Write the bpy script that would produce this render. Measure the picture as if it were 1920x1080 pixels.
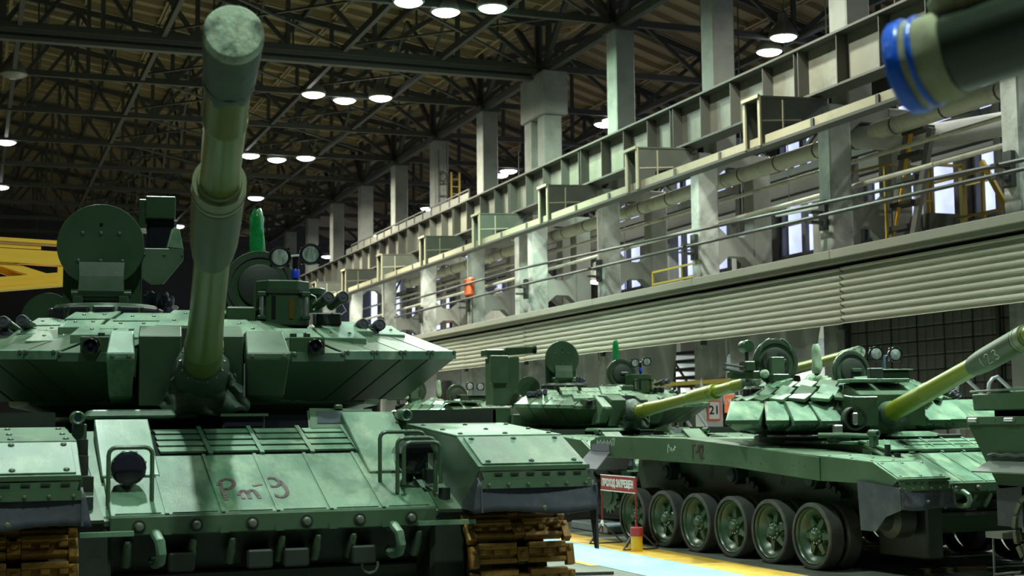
import bpy, bmesh, math, random
from mathutils import Matrix, Vector
random.seed(7)
for _o in list(bpy.data.objects): bpy.data.objects.remove(_o)
S = bpy.context.scene; COL = S.collection
R = math.radians

# ------------------------------------------------------------------ camera
cam = bpy.data.cameras.new('camera'); camo = bpy.data.objects.new('camera', cam); COL.objects.link(camo)
cam.sensor_width = 36.0; cam.lens = 2700.0 / 1920.0 * 36.0; cam.clip_end = 400; cam.clip_start = 0.05
camo.matrix_world = Matrix(((0.936524, -0.023009, -0.349848, 0.0),
                            (-0.350462, -0.089774, -0.932264, 0.0),
                            (-0.009957, 0.995696, -0.092139, 1.70),
                            (0, 0, 0, 1)))
cam.dof.use_dof = True; cam.dof.focus_distance = 11.5; cam.dof.aperture_fstop = 4.0
S.camera = camo

# ------------------------------------------------------------------ world and view
w = bpy.data.worlds.new('overcast_sky'); S.world = w; w.use_nodes = True
_bg = w.node_tree.nodes['Background']; _bg.inputs[0].default_value = (0.56, 0.63, 1.0, 1); _bg.inputs[1].default_value = 1.9
S.view_settings.view_transform = 'Standard'; S.view_settings.look = 'None'
S.view_settings.gamma = 1.0; S.view_settings.use_curve_mapping = False
S.view_settings.exposure = 0.0
LAMP_W = 620.0          # watts of one hall lamp
LAMP_COL = (0.80, 1.0, 0.90)

# ------------------------------------------------------------------ materials
MATS = {}
def mat(name, col, rough=0.5, metal=0.0, col2=None, scale=4.0, lo=0.35, hi=0.7, bump=0.0, bscale=40.0, spec=0.5, coat=0.0, dirt=None, dscale=1.2, stretch=None, rvar=0.0):
    m = bpy.data.materials.new(name); m.use_nodes = True; nt = m.node_tree; N = nt.nodes; L = nt.links
    b = N['Principled BSDF']
    b.inputs['Base Color'].default_value = (*col, 1); b.inputs['Roughness'].default_value = rough
    b.inputs['Metallic'].default_value = metal; b.inputs['Specular IOR Level'].default_value = spec
    b.inputs['Coat Weight'].default_value = coat; b.inputs['Coat Roughness'].default_value = 0.15
    tc = N.new('ShaderNodeTexCoord'); src = tc.outputs['Object']
    if stretch:
        mp = N.new('ShaderNodeMapping'); mp.inputs['Scale'].default_value = stretch; L.new(src, mp.inputs[0]); src = mp.outputs[0]
    out = None
    if col2:
        n = N.new('ShaderNodeTexNoise'); n.inputs['Scale'].default_value = scale; n.inputs['Detail'].default_value = 6; n.inputs['Roughness'].default_value = 0.62
        L.new(src, n.inputs['Vector'])
        r = N.new('ShaderNodeValToRGB'); r.color_ramp.elements[0].position = lo; r.color_ramp.elements[1].position = hi
        r.color_ramp.elements[0].color = (*col, 1); r.color_ramp.elements[1].color = (*col2, 1)
        L.new(n.outputs['Fac'], r.inputs[0]); out = r.outputs[0]
        if rvar:
            mr = N.new('ShaderNodeMapRange'); mr.inputs[3].default_value = max(0.02, rough - rvar); mr.inputs[4].default_value = min(1, rough + rvar)
            mr.inputs[1].default_value = 0.3; mr.inputs[2].default_value = 0.7
            L.new(n.outputs['Fac'], mr.inputs[0]); L.new(mr.outputs[0], b.inputs['Roughness'])
    if dirt:
        n2 = N.new('ShaderNodeTexNoise'); n2.inputs['Scale'].default_value = dscale; n2.inputs['Detail'].default_value = 9; n2.inputs['Roughness'].default_value = 0.7
        L.new(src, n2.inputs['Vector'])
        r2 = N.new('ShaderNodeValToRGB'); r2.color_ramp.elements[0].position = 0.5; r2.color_ramp.elements[1].position = 0.72
        r2.color_ramp.elements[0].color = (0, 0, 0, 1); r2.color_ramp.elements[1].color = (1, 1, 1, 1)
        L.new(n2.outputs['Fac'], r2.inputs[0])
        mx = N.new('ShaderNodeMix'); mx.data_type = 'RGBA'; mx.inputs[7].default_value = (*dirt, 1)
        if out is not None: L.new(out, mx.inputs[6])
        else: mx.inputs[6].default_value = (*col, 1)
        L.new(r2.outputs[0], mx.inputs[0]); out = mx.outputs[2]
    if out is not None: L.new(out, b.inputs['Base Color'])
    if bump:
        n3 = N.new('ShaderNodeTexNoise'); n3.inputs['Scale'].default_value = bscale; n3.inputs['Detail'].default_value = 4
        L.new(src, n3.inputs['Vector'])
        bp = N.new('ShaderNodeBump'); bp.inputs['Strength'].default_value = bump; bp.inputs['Distance'].default_value = 0.01
        L.new(n3.outputs['Fac'], bp.inputs['Height']); L.new(bp.outputs[0], b.inputs['Normal'])
    MATS[name] = m; return m

PAINT = mat('green_armour_paint', (0.043, 0.084, 0.041), 0.38, col2=(0.058, 0.106, 0.055), scale=2.5, bump=0.06, bscale=160, dirt=(0.078, 0.120, 0.072), dscale=2.6, rvar=0.08)
PAINTW = mat('worn_green_paint', (0.058, 0.130, 0.074), 0.45, col2=(0.112, 0.212, 0.128), scale=2.6, lo=0.42, hi=0.60, bump=0.12, bscale=90, dirt=(0.225, 0.30, 0.185), dscale=3.6, stretch=(1.6, 0.8, 0.8), rvar=0.1)
PAINTG = mat('glossy_green_paint', (0.028, 0.060, 0.028), 0.30, col2=(0.036, 0.072, 0.034), scale=3, bump=0.05, bscale=120, rvar=0.05)
PAINTD = mat('dark_shaded_green_paint', (0.014, 0.021, 0.015), 0.5, col2=(0.020, 0.028, 0.019), scale=6, bump=0.1, bscale=60)  # darker copy of the armour green, with underside shade put into the colour
BARREL = mat('olive_yellow_barrel_paint', (0.160, 0.192, 0.010), 0.34, col2=(0.182, 0.215, 0.013), scale=3, dirt=(0.145, 0.178, 0.012), dscale=2, rvar=0.06)
BARRELG = mat('green_barrel_paint', (0.084, 0.116, 0.018), 0.36, col2=(0.100, 0.132, 0.021), scale=2, dirt=(0.082, 0.112, 0.018), dscale=2, rvar=0.06)
EVAC = mat('dull_olive_evacuator_paint', (0.042, 0.066, 0.028), 0.46, col2=(0.052, 0.078, 0.034), scale=8, bump=0.05, bscale=80)
RUBBER = mat('black_blue_rubber', (0.024, 0.028, 0.038), 0.58, col2=(0.042, 0.048, 0.060), scale=5, bump=0.08, bscale=200, dirt=(0.070, 0.075, 0.075), dscale=7)
TYRE = mat('tyre_rubber', (0.035, 0.036, 0.034), 0.72, col2=(0.060, 0.060, 0.054), scale=6, bump=0.1, bscale=60, dirt=(0.085, 0.082, 0.070), dscale=3)
BLACK = mat('black_enamel', (0.012, 0.013, 0.017), 0.22, spec=0.6)
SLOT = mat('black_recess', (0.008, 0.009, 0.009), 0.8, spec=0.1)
BOLT = mat('bolt_steel', (0.10, 0.125, 0.095), 0.40, 0.3, col2=(0.16, 0.17, 0.12), scale=12)
DBOLT = mat('painted_bolt', (0.050, 0.080, 0.052), 0.4)
CHROME = mat('bright_steel', (0.62, 0.63, 0.61), 0.28, 0.9)
GLASSD = mat('dark_periscope_glass', (0.020, 0.018, 0.030), 0.08, spec=0.8)
LENS = mat('headlamp_lens', (0.52, 0.58, 0.54), 0.18, 0.35, col2=(0.22, 0.26, 0.24), scale=26, lo=0.42, hi=0.6, bump=0.6, bscale=90, stretch=(1, 1, 0.25))
RUST = mat('rusty_track_steel', (0.26, 0.125, 0.018), 0.55, 0.15, col2=(0.42, 0.215, 0.030), scale=7, bump=0.25, bscale=60, dirt=(0.13, 0.075, 0.022), dscale=6)
TRACK = mat('bare_track_steel', (0.085, 0.085, 0.055), 0.55, 0.45, col2=(0.14, 0.13, 0.085), scale=9, bump=0.2, bscale=60)
CANVAS = mat('pale_canvas', (0.34, 0.42, 0.30), 0.9, col2=(0.055, 0.075, 0.052), scale=11, lo=0.42, hi=0.60, bump=0.5, bscale=45)
CANVASD = mat('dark_green_canvas', (0.030, 0.055, 0.036), 0.62, col2=(0.050, 0.080, 0.048), scale=5, bump=0.35, bscale=26)
CLOTH = mat('light_green_cloth', (0.30, 0.40, 0.27), 0.9, col2=(0.22, 0.31, 0.20), scale=8, bump=0.2, bscale=90)
FOIL = mat('green_plastic_film', (0.010, 0.215, 0.045), 0.22, col2=(0.012, 0.270, 0.070), scale=12, bump=0.9, bscale=26, coat=0.5)
MAROON = mat('maroon_brush_paint', (0.120, 0.062, 0.066), 0.6, col2=(0.135, 0.120, 0.100), scale=18)
MAROON2 = mat('dark_maroon_brush_paint', (0.070, 0.020, 0.022), 0.6)
CHALK = mat('white_chalk', (0.46, 0.52, 0.46), 0.9)
PCHALK = mat('faint_chalk', (0.16, 0.20, 0.15), 0.9)
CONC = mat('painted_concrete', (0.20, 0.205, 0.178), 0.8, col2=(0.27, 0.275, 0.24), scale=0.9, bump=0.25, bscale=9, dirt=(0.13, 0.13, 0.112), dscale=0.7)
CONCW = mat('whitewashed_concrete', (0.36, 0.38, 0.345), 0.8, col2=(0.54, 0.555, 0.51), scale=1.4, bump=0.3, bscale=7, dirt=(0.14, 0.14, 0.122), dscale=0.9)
GIRD = mat('grey_girder_paint', (0.165, 0.162, 0.125), 0.55, col2=(0.205, 0.198, 0.152), scale=0.7, dirt=(0.11, 0.107, 0.082), dscale=0.9)
GIRDD = mat('dark_girder_flange_paint', (0.060, 0.060, 0.048), 0.6, col2=(0.080, 0.078, 0.062), scale=1.2)
BEIGE = mat('beige_rail_paint', (0.36, 0.33, 0.215), 0.55, col2=(0.42, 0.385, 0.26), scale=1.5, dirt=(0.27, 0.245, 0.16), dscale=1.5)
BRACK = mat('grey_green_bracket_paint', (0.070, 0.078, 0.060), 0.55, col2=(0.095, 0.102, 0.078), scale=1.5)
CORR = mat('grey_corrugated_sheet', (0.58, 0.575, 0.48), 0.40, 0.1, col2=(0.66, 0.65, 0.545), scale=0.8, dirt=(0.50, 0.49, 0.41), dscale=0.6, stretch=(1, 0.15, 1))
CAPM = mat('dusty_beam_paint', (0.30, 0.295, 0.235), 0.65, col2=(0.35, 0.34, 0.27), scale=0.6)
TRUSS = mat('dark_truss_steel', (0.034, 0.034, 0.028), 0.6, col2=(0.048, 0.046, 0.037), scale=2)
ROOF = mat('ochre_roof_slab', (0.275, 0.215, 0.115), 0.85, col2=(0.36, 0.28, 0.155), scale=0.5, bump=0.2, bscale=4, dirt=(0.12, 0.095, 0.058), dscale=0.35, stretch=(0.4, 1.6, 1))
WALL = mat('grey_plaster', (0.026, 0.025, 0.023), 0.85, col2=(0.040, 0.039, 0.035), scale=0.5, dirt=(0.016, 0.015, 0.014), dscale=0.4)
DWALL = mat('dark_hall_wall', (0.045, 0.043, 0.038), 0.85, col2=(0.060, 0.057, 0.050), scale=0.4)
FLOORM = mat('worn_concrete_floor', (0.105, 0.118, 0.096), 0.42, col2=(0.160, 0.172, 0.142), scale=0.7, bump=0.12, bscale=14, dirt=(0.055, 0.060, 0.050), dscale=1.1, rvar=0.12)
BLUEP = mat('pale_blue_floor_paint', (0.36, 0.60, 0.68), 0.28, col2=(0.43, 0.68, 0.76), scale=1.0, dirt=(0.36, 0.53, 0.57), dscale=2, rvar=0.08)
YELP = mat('yellow_floor_paint', (0.62, 0.37, 0.045), 0.42, col2=(0.72, 0.43, 0.060), scale=3, dirt=(0.28, 0.22, 0.06), dscale=4)
YELLOW = mat('yellow_crane_paint', (0.88, 0.50, 0.045), 0.45, col2=(0.92, 0.56, 0.06), scale=3, dirt=(0.74, 0.42, 0.04), dscale=2)
YELR = mat('yellow_rail_paint', (0.36, 0.25, 0.035), 0.5)
STEELD = mat('dark_steel', (0.055, 0.056, 0.050), 0.5, 0.2)
STEELM = mat('mid_grey_steel', (0.15, 0.15, 0.13), 0.5, 0.2, col2=(0.19, 0.19, 0.165), scale=2)
PIPEM = mat('lagged_pipe_cover', (0.52, 0.51, 0.40), 0.5, 0.1, col2=(0.60, 0.59, 0.47), scale=1.5, dirt=(0.25, 0.24, 0.19), dscale=1.5)
SILVER = mat('galvanised_tube', (0.50, 0.53, 0.54), 0.32, 0.8)
ORANGE = mat('orange_red_paint', (0.72, 0.13, 0.035), 0.5)
REDP = mat('red_sign_paint', (0.30, 0.022, 0.022), 0.5)
REDD = mat('dark_red_paint', (0.20, 0.018, 0.016), 0.5)
YCAN = mat('yellow_can_paint', (0.60, 0.36, 0.015), 0.4)
WHITE = mat('white_paint', (0.75, 0.74, 0.70), 0.6)
TARP = mat('grey_dust_sheet', (0.42, 0.42, 0.41), 0.5, col2=(0.56, 0.56, 0.545), scale=1.3, bump=0.5, bscale=2.5)
GBLOCK = mat('dirty_glass_block', (0.095, 0.088, 0.068), 0.45, col2=(0.185, 0.175, 0.140), scale=0.9, spec=0.4, dirt=(0.085, 0.10, 0.14), dscale=0.8)
SIDING = mat('pale_siding', (0.50, 0.52, 0.55), 0.5, col2=(0.56, 0.58, 0.60), scale=2)
BLUET = mat('blue_adhesive_tape', (0.010, 0.095, 0.62), 0.28, col2=(0.012, 0.13, 0.75), scale=6, bump=0.5, bscale=30)
BLUEC = mat('blue_grey_sheet', (0.13, 0.20, 0.29), 0.4)
TAPE = mat('blotched_canvas_wrap', (0.36, 0.38, 0.24), 0.9, col2=(0.20, 0.19, 0.10), scale=7, bump=0.3, bscale=20, dirt=(0.075, 0.045, 0.018), dscale=9)
NAVY = mat('navy_fabric', (0.012, 0.014, 0.030), 0.7)
BLUEB = mat('blue_plastic', (0.01, 0.05, 0.55), 0.35)
CABLE = mat('pale_cable', (0.42, 0.42, 0.36), 0.5)

def glass_mat():
    m = bpy.data.materials.new('window_glass'); m.use_nodes = True; nt = m.node_tree; nt.nodes.clear()
    o = nt.nodes.new('ShaderNodeOutputMaterial'); mx = nt.nodes.new('ShaderNodeMixShader'); t = nt.nodes.new('ShaderNodeBsdfTransparent'); g = nt.nodes.new('ShaderNodeBsdfGlossy')
    n = nt.nodes.new('ShaderNodeTexNoise'); n.inputs['Scale'].default_value = 0.9; n.inputs['Detail'].default_value = 4
    r = nt.nodes.new('ShaderNodeValToRGB'); r.color_ramp.elements[0].position = 0.35; r.color_ramp.elements[1].position = 0.7
    r.color_ramp.elements[0].color = (0.62, 0.64, 0.70, 1); r.color_ramp.elements[1].color = (0.95, 0.95, 0.97, 1)
    nt.links.new(n.outputs['Fac'], r.inputs[0]); nt.links.new(r.outputs[0], t.inputs[0])
    g.inputs['Roughness'].default_value = 0.1; mx.inputs[0].default_value = 0.06
    nt.links.new(t.outputs[0], mx.inputs[1]); nt.links.new(g.outputs[0], mx.inputs[2]); nt.links.new(mx.outputs[0], o.inputs[0]); return m
GLASS = glass_mat()
def emit(name, col, s):
    m = bpy.data.materials.new(name); m.use_nodes = True; b = m.node_tree.nodes['Principled BSDF']
    b.inputs['Base Color'].default_value = (*col, 1); b.inputs['Emission Color'].default_value = (*col, 1); b.inputs['Emission Strength'].default_value = s; return m
LAMPON = emit('lamp_glow', (0.93, 1.0, 0.97), 26.0)
LAMPT = emit('teal_lamp_glow', (0.55, 1.0, 0.92), 22.0)
LAMPG = emit('green_lamp_glow', (0.45, 1.0, 0.62), 22.0)
LAMPOFF = mat('unlit_lamp_glass', (0.24, 0.23, 0.20), 0.3)

# ------------------------------------------------------------------ mesh helpers
class MB:
    def __init__(s, M=None): s.v = []; s.f = []; s.M = M
    def P(s, p):
        p = Vector(p); return (s.M @ p) if s.M is not None else p
    def add(s, vs, fs):
        b = len(s.v); s.v += [s.P(p) for p in vs]; s.f += [tuple(i + b for i in f) for f in fs]; return s
    def box(s, x0, x1, y0, y1, z0, z1):
        return s.add([(x0,y0,z0),(x1,y0,z0),(x1,y1,z0),(x0,y1,z0),(x0,y0,z1),(x1,y0,z1),(x1,y1,z1),(x0,y1,z1)],
                     [(0,3,2,1),(4,5,6,7),(0,1,5,4),(1,2,6,5),(2,3,7,6),(3,0,4,7)])
    def prism(s, A, B):          # two polygons with equal counts, faced across
        n = len(A); return s.add(list(A) + list(B), [tuple(range(n))[::-1], tuple(range(n, 2*n))] + [(i, (i+1) % n, n + (i+1) % n, n + i) for i in range(n)])
    def slab(s, A, nrm, t):      # polygon thickened along a vector
        n = Vector(nrm).normalized() * t; return s.prism([Vector(a) - n for a in A], [Vector(a) for a in A])
    def loft(s, rings, cap=True):
        n = len(rings[0]); vs = [p for r in rings for p in r]; fs = []
        for k in range(len(rings) - 1):
            for i in range(n): fs.append((k*n+i, k*n+(i+1) % n, (k+1)*n+(i+1) % n, (k+1)*n+i))
        if cap: fs += [tuple(range(n))[::-1], tuple(range((len(rings)-1)*n, len(rings)*n))]
        return s.add(vs, fs)
    def lathe(s, p, q, prof, n=24, cap=True, arc=None):   # prof: (t along p->q in metres, radius)
        p = Vector(p); d = (Vector(q) - p).normalized(); a = d.orthogonal().normalized()
        if abs(d.z) < 0.9: a = d.cross(Vector((0,0,1))).normalized()
        b = d.cross(a); rings = []
        for t, r in prof: rings.append([p + d*t + (a*math.cos(2*math.pi*i/n) + b*math.sin(2*math.pi*i/n))*max(r, 1e-4) for i in range(n)])
        return s.loft(rings, cap)
    def cyl(s, p, q, r0, r1=None, n=16):
        L = (Vector(q) - Vector(p)).length; return s.lathe(p, q, [(0, r0), (L, r0 if r1 is None else r1)], n)
    def tube(s, path, r, n=8):
        path = [Vector(p) for p in path]; rings = []; a = None
        for i, p in enumerate(path):
            d = (path[min(i+1, len(path)-1)] - path[max(i-1, 0)]).normalized()
            if a is None: a = d.orthogonal().normalized()
            a = (a - d*a.dot(d)).normalized(); b = d.cross(a)
            rings.append([p + (a*math.cos(2*math.pi*k/n) + b*math.sin(2*math.pi*k/n))*r for k in range(n)])
        return s.loft(rings)
    def build(s, name, m, parent=None, bevel=0.0, smooth=False, label=None, kind=None, seg=1):
        return link(name, s.mesh(name, m, bevel, smooth, seg), parent, None, label, kind)
    def mesh(s, name, m, bevel=0.0, smooth=False, seg=1):
        me = bpy.data.meshes.new(name); me.from_pydata([tuple(p) for p in s.v], [], s.f)
        bm = bmesh.new(); bm.from_mesh(me); bmesh.ops.recalc_face_normals(bm, faces=bm.faces)
        if bevel:
            es = [e for e in bm.edges if len(e.link_faces) == 2 and e.calc_face_angle(0) > 0.35]
            bmesh.ops.bevel(bm, geom=es, offset=bevel, segments=seg, affect='EDGES', clamp_overlap=True)
        bm.to_mesh(me); bm.free(); me.materials.append(m)
        if smooth:
            me.polygons.foreach_set('use_smooth', [True]*len(me.polygons)); me.set_sharp_from_angle(angle=R(38))
        me.update(); return me

def link(name, data, parent=None, M=None, label=None, kind=None):
    o = bpy.data.objects.new(name, data); COL.objects.link(o)
    if parent is not None: o.parent = parent
    if M is not None: o.matrix_local = M
    if label: o['label'] = label
    if kind: o['kind'] = kind
    return o
def tag(o, label, cat, group=None):
    o['label'] = label; o['category'] = cat
    if group: o['group'] = group
    return o
def thing(name, label, cat, loc=(0,0,0), rz=0.0, group=None):
    o = bpy.data.objects.new(name, None); COL.objects.link(o); o.location = loc; o.rotation_euler = (0,0,rz); o.empty_display_size = 0.3
    return tag(o, label, cat, group)
def struct(o): o['kind'] = 'structure'; return o
_cube = {}
def cube(m):
    if m.name not in _cube: _cube[m.name] = MB().box(-.5,.5,-.5,.5,-.5,.5).mesh('bar', m)
    return _cube[m.name]
def bar(name, p, q, a, b, m, parent=None, up=(0,0,1), label=None, kind=None):   # straight member p->q, section a (sideways) x b (along up)
    p = Vector(p); q = Vector(q); d = q - p; L = d.length; d = d / L; up = Vector(up)
    if abs(d.dot(up)) > 0.98: up = Vector((1,0,0))
    sx = d.cross(up).normalized(); uz = sx.cross(d)
    M = Matrix(((sx.x*a, d.x*L, uz.x*b, (p.x+q.x)/2), (sx.y*a, d.y*L, uz.y*b, (p.y+q.y)/2), (sx.z*a, d.z*L, uz.z*b, (p.z+q.z)/2), (0,0,0,1)))
    o = bpy.data.objects.new(name, cube(m)); COL.objects.link(o)
    if parent is not None: o.parent = parent
    o.matrix_local = M
    if label: o['label'] = label
    if kind: o['kind'] = kind
    return o
def frame(p, z, x=None):           # matrix at p with +z along z
    z = Vector(z).normalized(); x = Vector(x) if x is not None else (Vector((1,0,0)) if abs(z.x) < 0.9 else Vector((0,1,0)))
    y = z.cross(x).normalized(); x = y.cross(z); p = Vector(p)
    return Matrix(((x.x,y.x,z.x,p.x),(x.y,y.y,z.y,p.y),(x.z,y.z,z.z,p.z),(0,0,0,1)))
BOLTME = MB().lathe((0,0,0),(0,0,1),[(0,.016),(.004,.016),(.004,.010),(.016,.010),(.018,.007)],6).mesh('bolt', BOLT)
DBOLTME = MB().lathe((0,0,0),(0,0,1),[(0,.017),(.007,.015),(.012,.007)],8).mesh('bolt', DBOLT, smooth=True)
RIVET = MB().lathe((0,0,0),(0,0,1),[(0,.011),(.006,.009),(.009,.003)],6).mesh('rivet', PAINT, smooth=True)
def strokes(polys, o, u, v, wd, m, name, parent, lift=0.004, label=None):   # brush strokes lying on a surface: origin o, axes u, v
    o = Vector(o); u = Vector(u); v = Vector(v); n = u.cross(v).normalized(); mb = MB(); un_ = u.normalized(); vn = v.normalized()
    for pl in polys:
        if len(pl) > 2:          # round the corners of a brushed line
            q = [pl[0]] + list(pl) + [pl[-1]]; sm = []
            for i in range(1, len(q)-2):
                for k in range(4):
                    t = k/4.0; t2 = t*t; t3 = t2*t
                    sm.append(tuple(.5*((2*q[i][c]) + (q[i+1][c]-q[i-1][c])*t + (2*q[i-1][c]-5*q[i][c]+4*q[i+1][c]-q[i+2][c])*t2 + (3*q[i][c]-q[i-1][c]-3*q[i+1][c]+q[i+2][c])*t3) for c in (0,1)))
            pl = sm + [pl[-1]]
        pts = [o + u*a + v*b for a, b in pl]
        for i in range(len(pts)-1):
            p, q = pts[i], pts[i+1]; d = (q-p).normalized(); sd = n.cross(d)*wd*0.5; e = d*wd*0.3
            A = [p - e - sd, q + e - sd, q + e + sd, p - e + sd]
            mb.prism([a + n*(lift-0.003) for a in A], [a + n*lift for a in A])
    return mb.build(name, m, parent, label=label)
from mathutils import noise as _nz
def rag(c, rx, ry, rz, M, m, name, parent, label=None, seed=1.0, amp=.45, freq=2.6, flat=.15):   # a crumpled heap of cloth
    vs = []; n, k = 44, 18
    for j in range(k+1):
        ph = math.pi*.5*j/k
        for i in range(n):
            a = 2*math.pi*i/n; d = Vector((math.cos(a)*math.cos(ph), math.sin(a)*math.cos(ph), math.sin(ph)))
            q = d*freq + Vector((seed,seed*2,0)); w = _nz.noise(q); w2 = abs(_nz.noise(q*2.3))
            r = 1 + amp*w - .35*w2
            vs.append((c[0]+d.x*rx*r, c[1]+d.y*ry*r, c[2]+d.z*rz*(r+flat*w)))
    fs = [(j*n+i, j*n+(i+1) % n, (j+1)*n+(i+1) % n, (j+1)*n+i) for j in range(k) for i in range(n)]
    return MB(M).add(vs, fs).build(name, m, parent, smooth=True, label=label)
def text_mesh(txt, size, m, name, parent, M, bold=0.0, sx=1.0):
    c = bpy.data.curves.new(name, 'FONT'); c.body = txt; c.size = size; c.align_x = 'CENTER'; c.align_y = 'CENTER'; c.extrude = 0.002; c.offset = bold; c.resolution_u = 3
    o = bpy.data.objects.new(name, c); COL.objects.link(o)
    dg = bpy.context.evaluated_depsgraph_get(); me = bpy.data.meshes.new_from_object(o.evaluated_get(dg))
    bpy.data.objects.remove(o); bpy.data.curves.remove(c); me.materials.clear(); me.materials.append(m); me.name = name
    if sx != 1.0:
        for vv in me.vertices: vv.co.x *= sx
    return link(name, me, parent, M)
def copy_tree(o, parent=None):
    c = o.copy(); COL.objects.link(c); c.parent = parent
    for ch in list(o.children): copy_tree(ch, c)
    return c
# ================================================================== the hall
CY = [20.6 + 5.98*k for k in range(13)]          # column lines
ORD = ['first','second','third','fourth','fifth','sixth','seventh','eighth','ninth','tenth','eleventh','twelfth','thirteenth','fourteenth','fifteenth','sixteenth']

# floor with its painted lane
fl = struct(MB().box(-16.5, 30.6, -14, 116, -0.3, 0.0).build('floor', FLOORM)); fl['label'] = 'worn grey concrete hall floor'
o = MB().add([(6.95,4,.004),(7.95,4,.004),(7.95,80,.004),(6.95,80,.004)],[(0,1,2,3)]).build('blue_lane', BLUEP, fl, label='pale blue painted walking lane')
MB().add([(7.95,4,.005),(8.52,4,.005),(8.52,80,.005),(7.95,80,.005)],[(0,1,2,3)]).build('yellow_line', YELP, fl, label='broad yellow line beside the blue lane')
MB().add([(6.83,15.7,.005),(6.95,15.7,.005),(6.95,80,.005),(6.83,80,.005)],[(0,1,2,3)]).build('yellow_line', YELP, fl)
# raised slab behind the parked row and timber edge near the rail pit
MB().box(8.95, 12.4, 19.9, 21.3, 0, 0.13).build('slab', mat('blue_grey_slab', (0.16,0.20,0.22), 0.6, col2=(0.24,0.27,0.26), scale=3), fl, bevel=0.02)
MB().box(9.75, 10.6, 13.33, 13.43, 0, 0.05).build('edge_plank', mat('rusty_timber', (0.085,0.060,0.022), 0.7, col2=(0.13,0.10,0.04), scale=6), fl)

# shell
struct(MB().box(-16.8,-16.5,-14,116,0,20).build('wall_left', DWALL))['label'] = 'dark left wall of the hall'
struct(MB().box(-16.8,31,116,116.3,0,20).build('wall_back', DWALL))['label'] = 'dark far end wall of the hall'
struct(MB().box(-16.8,31,-14.3,-14,0,20).build('wall_front', DWALL))['label'] = 'wall behind the viewer'
# right outer wall with its window openings
wr = MB(); wr.box(30.3,30.7,-14,116,0,8.1); wr.box(30.3,30.7,-14,116,13.2,18)
WB = []
for k in range(-6, 17):
    yc = CY[0] + 5.98*k; wr.box(30.25,30.75,yc-.42,yc+.42,8.1,13.2); WB.append((yc+.42, yc+5.98-.42))
wr = struct(wr.build('wall_right', WALL)); wr['label'] = 'grey outer wall with tall windows beyond the columns'
wn = 0
for (a, b) in WB:
    if b < 28 or a > 92: continue
    wn += 1
    fr = MB(); nx = 3; nz = 4; W = (b-a)/nx; Hh = 5.1/nz
    fr.box(30.38,30.52,a,b,8.1,8.2); fr.box(30.38,30.52,a,b,13.1,13.2)
    for i in range(nx+1): fr.box(30.36,30.54,a+i*W-.14,a+i*W+.14,8.1,13.2)
    fr.box(30.37,30.53,a,b,10.65,10.9)
    for j in range(1,nz): fr.box(30.40,30.50,a,b,8.1+j*Hh-.03,8.1+j*Hh+.03)
    f = struct(fr.build('window_%d' % wn, STEELD)); f['label'] = 'dark steel framed window with bright daylight panes'
    pm = _pm = globals().get('_pane') or MB().add([(0,-.5,-.5),(0,.5,-.5),(0,.5,.5),(0,-.5,.5)],[(0,1,2,3)]).mesh('pane', GLASS); globals()['_pane'] = pm
    for i in range(nx):
        for j in range(nz):
            link('pane', pm, f, Matrix.Translation((30.45,a+(i+.5)*W,8.1+(j+.5)*Hh)) @ Matrix.Diagonal((1,W-.28,Hh-.06,1)))

# roof: two pitched bays of ribbed slabs
def ztop(x):
    if x > 17.7: return 15.1 + (2.1 if x <= 24.2 else 2.1)*(1-abs(x-24.2)/6.6)
    return 15.1 + 2.9*(1-abs(x-1.1)/16.8)
cl = MB()
xs = [-16.6,1.1,17.7,24.2,31]
for i in range(4):
    x0, x1 = xs[i], xs[i+1]; z0, z1 = ztop(x0)+.75, ztop(x1)+.75
    cl.prism([(x0,-14,z0),(x1,-14,z1),(x1,-14,z1+.2),(x0,-14,z0+.2)],[(x0,116,z0),(x1,116,z1),(x1,116,z1+.2),(x0,116,z0+.2)])
cl = struct(cl.build('ceiling', ROOF)); cl['label'] = 'ochre ribbed slab roof high over the trusses'
def slabmesh():
    mb = MB(); mb.box(-.5,.5,-.5,.5,0,.08)
    for y in (-.49,-.30,-.10,.10,.30,.49): mb.box(-.5,.5,y-.008,y+.008,-.22,0)
    mb.box(-.5,-.47,-.5,.5,-.22,0); mb.box(.47,.5,-.5,.5,-.22,0)
    return mb.mesh('roof_slab', ROOF)
SLM = slabmesh()
def slabs(xa, xb, n, ys):
    for k in range(n):
        x0 = xa + (xb-xa)*k/n; x1 = xa + (xb-xa)*(k+1)/n; p = Vector((x0,0,ztop(x0)+.45)); q = Vector((x1,0,ztop(x1)+.45)); d = q-p; L = d.length; d /= L
        nz = Vector((-d.z,0,d.x)); 
        if nz.z < 0: nz = -nz
        for y in ys:
            c = (p+q)/2
            M = Matrix(((d.x*L*.985,0,nz.x,c.x),(0,5.9,0,y+2.99),(d.z*L*.985,0,nz.z,c.z),(0,0,0,1)))
            link('roof_slab', SLM, cl, M)
ysl = [CY[0]+5.98*k for k in range(0,14)]
slabs(1.1,17.6,6,ysl); slabs(-6.5,1.1,3,ysl[4:]); slabs(17.8,24.2,2,ysl); slabs(24.2,30.6,2,ysl)

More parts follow.
